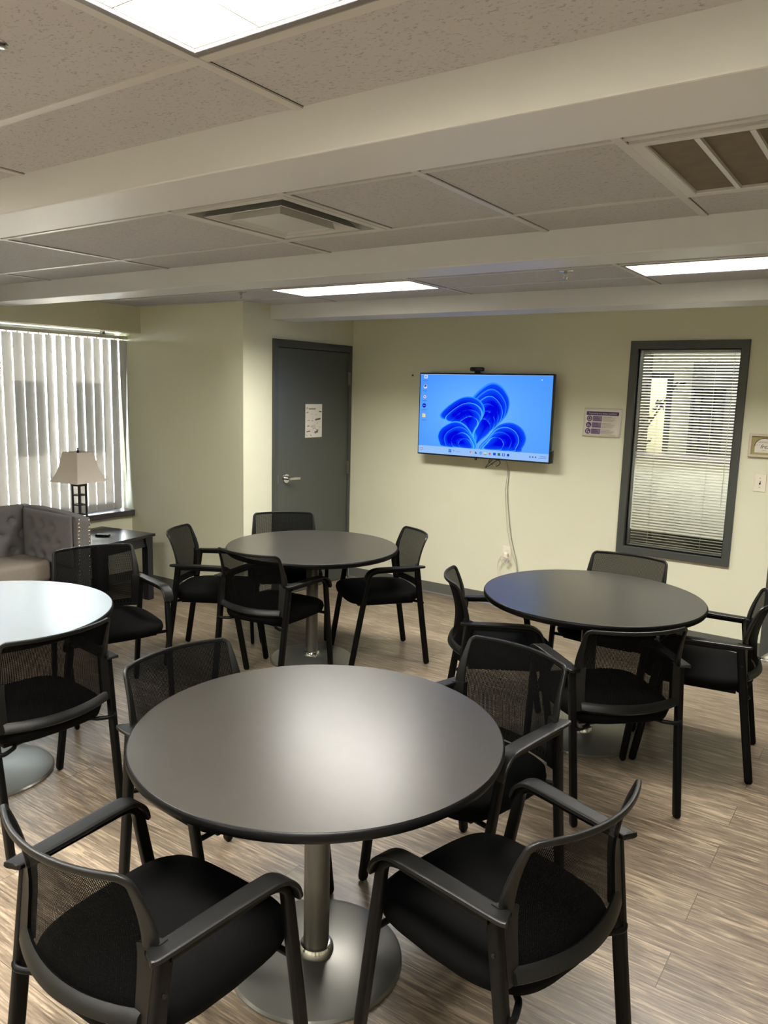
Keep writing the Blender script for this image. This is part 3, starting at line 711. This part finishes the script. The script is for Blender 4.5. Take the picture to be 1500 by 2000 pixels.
# ------------------------------------------------------------------ sofa
sf = tag(empty('sofa', (-5.05, 2.45, 0)), 'grey button-tufted sofa with nailhead trim below the left window', 'sofa')
def tuft_panel(nu, nv_, fn, buttons, depth=.034):
    vs = []; fs = []
    for j in range(nv_+1):
        for i in range(nu+1):
            u, v_ = i/nu, j/nv_; dmin = 0
            for bu, bv, su, sv in buttons:
                dd = math.hypot((u-bu)*su, (v_-bv)*sv); dmin += math.exp(-(dd/.035)**2)
            e = min(1, min(u, 1-u)*9, min(v_, 1-v_)*9)
            vs.append(fn(u, v_, (1-math.exp(-3*e))*.03-depth*dmin))
    for j in range(nv_):
        for i in range(nu): k = j*(nu+1)+i; fs.append((k, k+1, k+nu+2, k+nu+1))
    return vs, fs
# back (along y), arms (along x); local origin at (-5.05,2.45)
MB().box((-.40, -.92, .12), (-.275, .74, .805), .03, 3).box((-.40, -.80, .10), (.32, .64, .30), .02).build('sofa_frame', M_sofa, sf, smooth=50)
bt = [((.09+.12*i+(.06 if j % 2 else 0)), .22+.26*j, 1.5, .5) for i in range(8) for j in range(3)]
vs, fs = tuft_panel(90, 40, lambda u, v_, d: (-.285+d-.0*v_, -.80+1.45*u, .40+.415*v_), bt)
bk = MB().add(vs, fs).build('backrest', M_sofa, sf, smooth=60, solid=.01)
for s in (1, -1):
    y_in = .65 if s == 1 else -.81
    ab = MB(); yo = y_in+s*.112
    # arm: profile extruded in x, with gently dipping top
    prof = [(-.40, .80), (-.2, .815), (.05, .812), (.25, .802), (.365, .792), (.372, .76), (.352, .10), (-.40, .10)]
    n = len(prof); v1 = [(x, y_in, z) for x, z in prof]; v2 = [(x, yo, z-.012) for x, z in prof]
    ab.add(v1+v2, [tuple(range(n)), tuple(range(n, 2*n))[::-1]]+[(i, (i+1) % n, n+(i+1) % n, n+i) for i in range(n)])
    arm = ab.build('arm', M_sofa, sf, bev=.014)
    if s == 1:
        bt = [(.20, .74, .62, .4), (.42, .74, .62, .4), (.64, .72, .62, .4), (.30, .44, .62, .4), (.52, .42, .62, .4), (.74, .42, .62, .4), (.2, .12, .62, .4), (.42, .12, .62, .4), (.64, .12, .62, .4)]
        vs, fs = tuft_panel(50, 36, lambda u, v_, d: (-.27+.60*u, y_in-.006-d*.8, .43+.365*v_), bt, .040)
        MB().add(vs, fs).build('tufted_side', M_sofa, arm, smooth=60, solid=.008)
    if s == 1:
        for k in range(22):
            z = .772-.026*k; xx = .3725-.0303*(.765-z)/.66*.66
            for yy, zz in ((y_in+s*.018, z), (yo-s*.016, z-.008)):
                nl = MB(); nl.T = Matrix.Translation((xx-.0022, yy, zz)) @ Matrix.Rotation(R(90), 4, 'Y'); nl.lathe([(.0078, -.001), (.0066, .0032), (.0036, .0056), (0, .0062)], 10); nl.build('nailhead', M_nail, arm, smooth=True)
MB().box((-.27, -.79, .30), (.08, .635, .455), .035, 4).build('seat_cushion', mat('sofa_seat', srgb(150, 140, 130), .9, spec=.15, noise=.1, nscale=60, bump=.5, bscale=600), sf, smooth=60)
for x in (-.35, .30):
    for y in (-.85, .70):
        MB().lathe([(.018, 0), (.026, .10), (.026, .11)], 16, (x, y, 0)).build('leg', M_darkwood, sf)

# ------------------------------------------------------------------ side table, lamp, remote
st = tag(empty('side_table', (-5.14, 3.60, 0), R(9)), 'dark wooden side table between the sofa and the window corner', 'table')
w, d, hgt = .285, .305, .535
MB().box((-w, -d, hgt-.022), (w, d, hgt), .003).build('tabletop', M_darkwood, st)
b = MB(); b.box((-w+.03, -d+.03, hgt-.10), (w-.03, -d+.045, hgt-.022)).box((-w+.03, d-.045, hgt-.10), (w-.03, d-.03, hgt-.022)).box((-w+.03, -d+.03, hgt-.10), (-w+.045, d-.03, hgt-.022)).box((w-.045, -d+.03, hgt-.10), (w-.03, d-.03, hgt-.022)); b.build('apron', M_darkwood, st)
for sx in (-1, 1):
    for sy in (-1, 1):
        x, y = sx*(w-.045), sy*(d-.045); q_ = .029
        b = MB(); b.add([(x-q_, y-q_, 0), (x+q_, y-q_, 0), (x+q_, y+q_, 0), (x-q_, y+q_, 0), (x-q_, y-q_, hgt-.12), (x+q_, y-q_, hgt-.12), (x+q_, y+q_, hgt-.12), (x-q_, y+q_, hgt-.12), (x-q_-max(0, sx)*.025, y-q_-max(0, sy)*.025, hgt-.022), (x+q_+max(0, -sx)*.025, y-q_-max(0, sy)*.025, hgt-.022), (x+q_+max(0, -sx)*.025, y+q_+max(0, -sy)*.025, hgt-.022), (x-q_-max(0, sx)*.025, y+q_+max(0, -sy)*.025, hgt-.022)],
            [(3, 2, 1, 0)]+[(i, (i+1) % 4, 4+(i+1) % 4, 4+i) for i in range(4)]+[(4+i, 4+(i+1) % 4, 8+(i+1) % 4, 8+i) for i in range(4)]+[(8, 9, 10, 11)]); b.build('leg', M_darkwood, st)
lp = tag(empty('table_lamp', (-5.235, 3.50, hgt+.0006), R(8)), 'table lamp with cream square shade and dark open lattice base', 'lamp')
b = MB(); sq = .034
for sx in (-1, 1):
    for sy in (-1, 1):
        b.sweep([(sx*sq*1.25, sy*sq*1.25, .006), (sx*sq, sy*sq, .04), (sx*sq, sy*sq, .405)], rrect(.013, .013, .002), up=(0, 1, 0))
for z in (.09, .17, .245, .32, .395):
    for sx in (-1, 1): b.box((sx*sq-.005, -sq, z-.005), (sx*sq+.005, sq, z+.005)); b.box((-sq, sx*sq-.005, z-.005), (sq, sx*sq+.005, z+.005))
b.box((-.05, -.05, .0005), (.05, .05, .012)); b.box((-sq-.008, -sq-.008, .395), (sq+.008, sq+.008, .407))
b.build('base', M_darkwood, lp)
b = MB(); b.tube([(0, 0, .012), (0, 0, .66)], .008, 10); b.build('pole', M_darkwood, lp)
b = MB(); n = 10; vs = []
for j in range(n+1):
    t_ = j/n; hw_ = .150-(.150-.076)*(t_**.72)-.012*math.sin(PI*t_)*(1-t_)
    vs += [(-hw_, -hw_, .425+.225*t_), (hw_, -hw_, .425+.225*t_), (hw_, hw_, .425+.225*t_), (-hw_, hw_, .425+.225*t_)]
b.add(vs, [(j*4+k, j*4+(k+1) % 4, j*4+4+(k+1) % 4, j*4+4+k) for j in range(n) for k in range(4)])
b.build('lamp_shade', M_lampshade, lp, solid=.003)
MB().lathe([(.004, .65), (.010, .658), (.004, .668), (.009, .675), (0.0, .684)], 12).build('finial', M_darkwood, lp)
rm = MB(); rm.T = Matrix.Translation((-5.10, 3.60, hgt+.0006)) @ Matrix.Rotation(R(30), 4, 'Z'); rm.box((-.055, -.020, 0), (.055, .020, .016), .005)
rm = rm.build('remote_control', M_tv); tag(rm, 'small black remote control lying on the dark side table', 'remote control')

# ------------------------------------------------------------------ television
TVX0, TVX1, TVZ0, TVZ1, TY = -3.383, -2.222, 1.198, 1.859, YT-.120
tvw, tvh = TVX1-TVX0, TVZ1-TVZ0
tv = tag(empty('television', ((TVX0+TVX1)/2, TY, (TVZ0+TVZ1)/2)), 'flat wall-mounted television showing a blue desktop screen', 'television')
hw_, hh_ = tvw/2, tvh/2
MB().box((-hw_, 0, -hh_), (hw_, .035, hh_), .004).box((-hw_+.2, .035, -hh_+.06), (hw_-.2, .065, hh_-.25), .008).build('casing', M_tv, tv)
MB().box((-.14, .06, -.12), (.14, .1195, .12)).build('wall_bracket', M_black, tv)
MB().box((hw_-.002, .004, -hh_+.005), (hw_+.018, .030, -hh_+.10), .003).build('side_module', M_tv, tv)
MB().box((-.05, .004, -hh_-.014), (-.035, .02, -hh_), .002).build('sensor', M_tv, tv)
# screen picture: one flat mesh, point colours drive the emission
def lin(h): return srgb(*h)
sw, sh = tvw-.018, tvh-.024
pic = MB(); layer = [0]
def P2(x, y): return (-sw/2+sw*x, -.0010-.00004*layer[0], sh/2-sh*y)
def poly(pts, colr):
    layer[0] += 1; k = len(pts); pic.add([P2(*p) for p in pts], [tuple(range(k))]); pic.col += [colr]*k
def rect(x0, y0, x1, y1, colr): poly([(x0, y0), (x1, y0), (x1, y1), (x0, y1)], lin(colr))
layer[0] = 0; nx, ny = 16, 9; vs = []
for j in range(ny+1):
    for i in range(nx+1):
        x, y = i/nx, j/ny; vs.append(P2(x, y)); q_ = math.exp(-((x-.42)**2*5+(y-.45)**2*4)); q2 = .5*y+.5*x
        c0 = Vector((62, 142, 255)).lerp(Vector((116, 186, 255)), min(1, .75*q_+.35*q2)); pic.col.append(lin(tuple(c0)))
pic.add(vs, [(j*(nx+1)+i, j*(nx+1)+i+1, (j+1)*(nx+1)+i+1, (j+1)*(nx+1)+i) for j in range(ny) for i in range(nx)])
def petal(pts, foc, rim=(70, 170, 255), mid=(10, 70, 255), deep=(0, 8, 225)):
    layer[0] += 1; o_ = [(p.x, p.y) for p in cr([(x, y, 0) for x, y in pts], 8, True)]; n = len(o_); vs = []; co = []
    for t_, c_ in ((0, rim), (.035, rim), (.10, mid), (.45, deep), (.8, deep)):
        for x, y in o_: vs.append(P2(x+(foc[0]-x)*t_, y+(foc[1]-y)*t_)); co.append(lin(c_))
    vs.append(P2(*foc)); co.append(lin(deep)); fs = []
    for l in range(4):
        for i in range(n): j = (i+1) % n; fs.append((l*n+i, l*n+j, (l+1)*n+j, (l+1)*n+i))
    for i in range(n): fs.append((4*n+i, 4*n+(i+1) % n, 5*n))
    pic.add(vs, fs); pic.col += co
def shrink(pts, anchor, k): return [(anchor[0]+(x-anchor[0])*k, anchor[1]+(y-anchor[1])*k) for x, y in pts]
A_ = [(.43, .905), (.45, .70), (.40, .50), (.42, .28), (.54, .10), (.63, .12), (.70, .28), (.69, .46), (.62, .60), (.52, .74)]
for k, c_ in ((1, (50, 150, 255)), (.90, (40, 130, 255)), (.79, (60, 160, 255)), (.67, (30, 120, 255)), (.55, (70, 175, 255)), (.42, (40, 140, 255))): petal(shrink(A_, (.47, .86), k), (.60, .40), c_)
B_ = [(.50, .905), (.56, .74), (.63, .60), (.72, .56), (.80, .62), (.835, .74), (.81, .86), (.775, .905)]
for k, c_ in ((1, (30, 110, 255)), (.84, (70, 165, 255)), (.66, (40, 130, 255)), (.46, (80, 180, 255))): petal(shrink(B_, (.53, .90), k), (.72, .76), c_)
D_ = [(.42, .80), (.38, .62), (.30, .55), (.20, .56), (.17, .50), (.24, .38), (.34, .28), (.43, .27), (.50, .34), (.52, .46), (.47, .62)]
for k, c_ in ((1, (40, 150, 255)), (.84, (70, 185, 255)), (.66, (30, 130, 255)), (.48, (80, 190, 255))): petal(shrink(D_, (.44, .74), k), (.34, .44), c_)
E_ = [(.46, .905), (.43, .72), (.36, .60), (.28, .58), (.19, .66), (.155, .76), (.17, .86), (.21, .905)]
for k, c_ in ((1, (60, 175, 255)), (.80, (30, 130, 255)), (.58, (80, 185, 255)), (.36, (40, 140, 255))): petal(shrink(E_, (.43, .90), k), (.27, .78), c_)
rect(0, .905, 1, 1, (150, 192, 250))
def circ(x, y, r, c_, n=14): poly([(x+r*math.cos(2*PI*i/n)*tvh/tvw, y+r*math.sin(2*PI*i/n)) for i in range(n)], lin(c_))
for y in (.035, ): rect(.030, y-.025, .058, y+.018, (205, 222, 250)); rect(.036, y-.015, .050, y+.008, (120, 150, 230))
circ(.042, .155, .026, (230, 235, 245)); circ(.042, .150, .018, (60, 60, 120)); circ(.043, .157, .009, (90, 130, 230))
circ(.040, .285, .020, (225, 215, 240)); circ(.040, .285, .010, (180, 60, 110))
circ(.037, .395, .028, (20, 40, 190)); rect(.028, .392, .046, .398, (150, 170, 250))
rect(.024, .500, .050, .545, (232, 214, 150)); rect(.024, .494, .036, .500, (216, 190, 110))
for y in (.075, .200, .330, .448, .575): rect(.020, y, .060, y+.006, (70, 110, 220)); rect(.028, y+.013, .052, y+.018, (90, 130, 230))
rect(.252, .930, .262, .948, (30, 100, 210)); rect(.264, .930, .274, .948, (30, 100, 210)); rect(.252, .951, .262, .969, (20, 80, 200)); rect(.264, .951, .274, .969, (20, 80, 200))
circ(.294, .945, .009, (110, 140, 200)); rect(.310, .950, .345, .955, (120, 145, 200))
circ(.425, .945, .010, (225, 90, 90)); circ(.436, .955, .009, (230, 190, 80)); circ(.470, .950, .014, (30, 50, 110)); circ(.476, .944, .010, (150, 192, 250))
circ(.505, .950, .016, (40, 110, 200)); circ(.505, .950, .008, (170, 205, 250)); rect(.530, .940, .550, .965, (240, 225, 150)); rect(.530, .955, .550, .965, (70, 160, 110)); circ(.575, .950, .014, (210, 90, 100))
rect(.600, .934, .620, .966, (30, 80, 200)); rect(.634, .934, .654, .966, (40, 110, 90)); rect(.668, .934, .688, .966, (50, 90, 220)); rect(.673, .942, .683, .958, (190, 205, 250)); circ(.712, .950, .017, (30, 60, 220))
rect(.020, .935, .034, .965, (60, 110, 170)); circ(.027, .950, .010, (230, 210, 140))
for x in (.865, .885, .905): rect(x, .942, x+.010, .960, (80, 110, 180))
rect(.940, .936, .985, .942, (90, 120, 190)); rect(.930, .954, .985, .960, (90, 120, 190))
circ(.925, .050, .007, (200, 225, 255)); rect(0, 0, 1, .004, (170, 205, 255))
ms = bpy.data.materials.new('screen_picture'); ms.use_nodes = True; nt = ms.node_tree; nt.nodes.clear()
e = nt.nodes.new('ShaderNodeEmission'); at = nt.nodes.new('ShaderNodeVertexColor'); at.layer_name = 'Col'; oo = nt.nodes.new('ShaderNodeOutputMaterial')
nt.links.new(at.outputs[0], e.inputs[0]); e.inputs[1].default_value = SCREEN; nt.links.new(e.outputs[0], oo.inputs[0])
pic.build('screen', ms, tv)
# webcam on top
wc = tag(empty('webcam', (-2.865, TY+.012, TVZ1+.0006)), 'small black webcam sitting on top of the television', 'webcam')
MB().box((-.058, -.022, .014), (.058, .014, .046), .010, 3).build('body', M_tv, wc, smooth=True)
b = MB(); b.box((-.018, -.014, .0), (.018, .020, .016), .003); b.box((-.024, .0, 0), (.024, .03, .004)); b.build('stand', M_black, wc)
b = MB(); b.T = Matrix.Translation((0, -.022, .030)) @ Matrix.Rotation(R(90), 4, 'X'); b.lathe([(0, .001), (.006, .001), (.009, .0), (.009, -.004)], 16); b.build('lens', mat('lens', srgb(30, 30, 60), .08), wc)
# cords
def cord(pts, r, m, label, name='cord', k=8):
    return tag(MB().tube(cr(pts, k), r, 8).build(name, m, smooth=True), label, 'cord')
cord([(-2.69, TY+.05, 1.215), (-2.72, TY+.03, 1.185), (-2.76, TY+.02, 1.13), (-2.71, TY+.02, 1.16), (-2.655, TY+.02, 1.195), (-2.64, TY+.03, 1.17), (-2.68, TY+.03, 1.145), (-2.74, TY+.03, 1.18), (-2.70, TY+.05, 1.215)], .0028, M_tv, 'black cable looped and hanging below the television', 'black_cable')
M_cord = mat('cord_white', srgb(206, 200, 180), .5); M_cord2 = mat('cord_grey', srgb(150, 146, 132), .5)
cord([(-2.605, YT-.08, 1.22), (-2.60, YT-.012, 1.10), (-2.605, YT-.008, .95), (-2.585, YT-.008, .78), (-2.555, YT-.008, .60), (-2.515, YT-.008, .46), (-2.485, YT-.008, .35), (-2.47, YT-.02, .20), (-2.50, YT-.02, .09)], .0030, M_cord2, 'thin grey cable hanging from the television down the wall, right of the outlet', 'wall_cable')
cord([(-2.625, YT-.08, 1.22), (-2.615, YT-.010, 1.10), (-2.625, YT-.006, .95), (-2.605, YT-.006, .76), (-2.585, YT-.006, .62), (-2.53, YT-.01, .44), (-2.49, YT-.014, .33), (-2.52, YT-.03, .22), (-2.62, YT-.035, .24), (-2.645, YT-.035, .33), (-2.628, YT-.045, .400), (-2.606, YT-.050, .433)], .0028, M_cord, 'white cable from the television bending back up to the plug', 'plug_cable')
# outlet with plug
def plate(name, x, z, w_, h_, label, cat):
    t = tag(empty(name, (x, YT, z)), label, cat); MB().box((-w_/2, -.006, -h_/2), (w_/2, 0, h_/2), .002).build('plate', M_white, t); return t
ou = plate('wall_outlet', -2.583, .450, .072, .116, 'cream wall outlet below the television with a plug in it', 'outlet')
for z in (.020, -.020):
    b = MB(); b.T = Matrix.Translation((0, -.006, z)) @ Matrix.Rotation(R(90), 4, 'X'); b.lathe([(0, .002), (.016, .002), (.017, 0)], 24); o = b.build('socket', M_white, ou)
    b = MB(); b.box((-.0075, -.0086, z-.005), (-.0055, -.0078, z+.005)).box((.0055, -.0086, z-.004), (.0075, -.0078, z+.004)); b.build('slots', M_gap, o)
pg = tag(empty('power_plug', (-2.583, YT-.009, .438)), 'white power plug with paper tag in the wall outlet', 'plug')
MB().box((-.022, -.035, -.022), (.020, 0, .018), .006, 3).build('body', M_white, pg, smooth=True)
b = MB(); b.T = Matrix.Translation((.022, -.034, -.030)) @ Matrix.Rotation(R(40), 4, 'Y'); b.box((-.012, -.0015, -.034), (.012, 0, .020)); b.cur = 0
tg = b.build('paper_tag', M_paper, pg)
b = MB(); b.T = Matrix.Translation((.022, -.0358, -.030)) @ Matrix.Rotation(R(40), 4, 'Y')
for i in range(5): b.box((-.009, -.0004, -.028+.009*i), (.009-.003*(i % 2), 0, -.0245+.009*i))
b.build('print_lines', M_ink, tg)
# switch
sw_ = plate('light_switch', -.806, 1.1755, .073, .116, 'cream light switch at the right edge beside the interior window', 'switch')
MB().box((-.005, -.0075, -.012), (.005, -.005, .012)).build('slot', M_gap, sw_)
b = MB(); b.T = Matrix.Rotation(R(-25), 4, 'X'); b.box((-.0035, -.018, -.004), (.0035, -.002, .004), .001); b.build('toggle', M_white, sw_)
b = MB()
for z in (.030, -.030): b.T = Matrix.Translation((0, -.006, z)) @ Matrix.Rotation(R(90), 4, 'X'); b.lathe([(0, .001), (.003, .001), (.003, 0)], 10)
b.build('screws', M_hinge, sw_)
# nail hole
b = MB(); b.T = Matrix.Translation((-3.53, YT, 1.839)) @ Matrix.Rotation(R(90), 4, 'X'); b.lathe([(0, .006), (.006, .005), (.008, 0)], 12); tag(b.build('wall_anchor', M_gap), 'small dark anchor in the wall left of the television', 'anchor')

# purple information sheet
sg = tag(empty('information_sheet', (-1.881, YT-.004, 1.519)), 'white sheet with purple header and three purple icons beside the interior window', 'sign')
vs = []; fs = []; W_, H_ = .138, .104
for j in range(9):
    for i in range(9):
        u, v_ = i/8, j/8; vs.append((-W_+2*W_*u-.012*(1-v_)*.5, -.003-.010*max(0, .35-v_)*(1-u)-.004*(u-.5)**2, -H_+2*H_*v_))
for j in range(8):
    for i in range(8): k = j*9+i; fs.append((k, k+1, k+10, k+9))
MB().add(vs, fs).build('paper', M_paper, sg, smooth=60, solid=.0006)
yp = -.0085
MB().box((-.120, yp, .052), (.118, yp+.0004, .078)).build('header_bar', M_purple, sg)
text('header_text', 'Responding to a Sensor Condition', .0148, M_paper, sg, onY(0, yp-.0004, .065), 'CENTER')
for i, z in enumerate((.027, -.019, -.065)):
    xo = -.118-.004*i
    b = MB(); b.T = onY(xo+.022, yp, z); b.lathe([(0, .0004), (.020, .0004), (.020, 0)], 28); ic = b.build('icon', M_purple, sg)
    b = MB(); b.T = onY(xo+.022, yp, z)
    if i == 0:
        for k in range(28):
            a, c_ = 2*PI*k/28, 2*PI*(k+1)/28; b.add([(.013*math.cos(a), .013*math.sin(a), .0007), (.013*math.cos(c_), .013*math.sin(c_), .0007), (.009*math.cos(c_), .009*math.sin(c_), .0007), (.009*math.cos(a), .009*math.sin(a), .0007)], [(0, 1, 2, 3)])
    elif i == 1:
        b.add([(-.010, -.010, .0007), (-.008, -.010, .0007), (-.008, .008, .0007), (-.010, .008, .0007)], [(0, 1, 2, 3)]).add([(-.010, -.010, .0007), (.010, -.010, .0007), (.010, -.008, .0007), (-.010, -.008, .0007)], [(0, 1, 2, 3)]).add([(-.008, .006, .0007), (-.002, .000, .0007), (.009, -.006, .0007), (.009, -.003, .0007), (-.002, .004, .0007), (-.006, .008, .0007)], [tuple(range(6))])
    else:
        b.add([(-.009, -.011, .0007), (-.004, -.011, .0007), (-.004, .006, .0007), (.004, .006, .0007), (.004, .010, .0007), (-.009, .010, .0007)], [(0, 1, 2, 3, 4, 5)])
        b.add([(.006+.006*math.cos(2*PI*k/12), -.006+.006*math.sin(2*PI*k/12), .0007) for k in range(12)], [tuple(range(12))])
    b.build('icon_symbol', M_paper, ic)
    MB().box((xo+.046, yp, z-.019), (xo+.115, yp+.0004, z+.019)).build('text_panel', M_purple2, sg)
    b = MB()
    for k, (l, dz) in enumerate(((.036, .012), (.045, 0), (.055, -.012))): b.box((xo+.052, yp-.0004, z+dz-.0022), (xo+.052+l, yp+.0, z+dz+.0022))
    b.build('text_lines', M_purple, sg)
    b = MB()
    for k, l in enumerate((.066, .095, .085, .075)): b.box((xo+.122, yp-.0004, z+.012-.009*k-.0016), (xo+.122+l, yp, z+.012-.009*k+.0012))
    b.build('text_lines', M_greyink, sg)
MB().box((.06, yp-.0004, -.092), (.10, yp, -.090)).build('footer_line', M_greyink, sg)

# framed saying
fr_ = tag(empty('picture_frame', (-.800, YT, 1.418)), 'small whitewashed frame with an arched saying, above the light switch', 'picture')
M_wash = mat('whitewash_wood', srgb(196, 184, 164), .7, noise=.15, nscale=60); M_olive = mat('mat_board', srgb(158, 148, 96), .8)
b = MB(); W_, H_, q_ = .094, .076, .017
b.frame(-W_, W_, -H_, H_, q_, -.022, 0); b.build('frame', M_wash, fr_)
MB().box((-W_+q_, -.010, -H_+q_), (W_-q_, -.002, H_-q_)).build('mat_board', M_olive, fr_)
ar = [(-.057, -.045), (.057, -.045), (.057, -.005)]+[(.057*math.cos(PI*i/16), -.005+.052*math.sin(PI*i/16)) for i in range(1, 16)]+[(-.057, -.005)]
b = MB(); k = len(ar); b.add([(x, -.0125, z) for x, z in ar]+[(x, -.010, z) for x, z in ar], [tuple(range(k))]+[(i, (i+1) % k, k+(i+1) % k, k+i) for i in range(k)]); b.build('arched_card', M_paper, fr_)
b = MB(); pth = [(-.058, -.0125, -.005)]+[(-.058*math.cos(PI*i/20), -.0125, -.005+.053*math.sin(PI*i/20)) for i in range(21)]; b.tube(pth[1:], .0018, 6, up=(0, 1, 0)); b.build('arch_line', M_ink, fr_)
text('saying_top', 'TOMORROW', .0135, M_inklight, fr_, onY(-.046, -.013, .022)); text('saying_small', 'is a', .013, M_inklight, fr_, onY(-.046, -.013, .006))
text('saying_script', 'fresh', .036, M_ink, fr_, onY(-.026, -.013, -.006), shear=.35); text('saying_end', 'start', .012, M_inklight, fr_, onY(-.012, -.013, -.030))

# notice on the door
nt_ = tag(empty('door_notice', (XD+.0085, 4.990, 1.442)), 'white paper notice with scattered small dark words on the grey door', 'notice')
MB().box((0, -.108, -.138), (.0008, .108, .138)).build('paper', M_paper, nt_)
marks = [(-.085, .105, .022, .007, 40, 1), (-.02, .098, .09, .012, 0, 2), (.085, .075, .034, .011, -5, 1), (-.08, .070, .026, .009, 15, 2), (-.025, .055, .018, .004, 0, 3), (.03, .05, .02, .004, 0, 3), (-.01, .03, .012, .003, 0, 3), (-.01, .018, .012, .003, 0, 2), (-.065, .004, .03, .006, 0, 2), (.055, .012, .068, .015, 8, 1), (-.015, .0, .02, .008, 0, 3), (.045, -.02, .014, .007, 0, 3), (-.068, -.043, .028, .011, 8, 2), (-.005, -.040, .06, .004, 6, 3), (-.008, -.050, .06, .004, 0, 3), (.075, -.055, .02, .004, 5, 3), (.01, -.063, .034, .008, 8, 3), (-.068, -.087, .048, .009, 6, 1), (.035, -.094, .045, .018, 12, 1), (.05, -.078, .03, .010, -8, 2), (-.085, -.122, .02, .007, -30, 3), (-.035, -.122, .024, .007, -30, 2)]
for kind, mm in ((1, M_ink), (2, M_inklight), (3, M_greyink)):
    b = MB()
    for y, z, l, h_, an, kk in marks:
        if kk != kind: continue
        n_ = max(2, int(l/.009))
        for i in range(n_):
            b.T = Matrix.Translation((.0012, y, z)) @ Matrix.Rotation(R(an), 4, 'X') ; a = -l/2+l*i/n_; b.box((-.0002, a, -h_/2*(1-.3*(i % 2))), (.0002, a+l/n_*.8, h_/2))
    b.build('word_marks', mm, nt_)
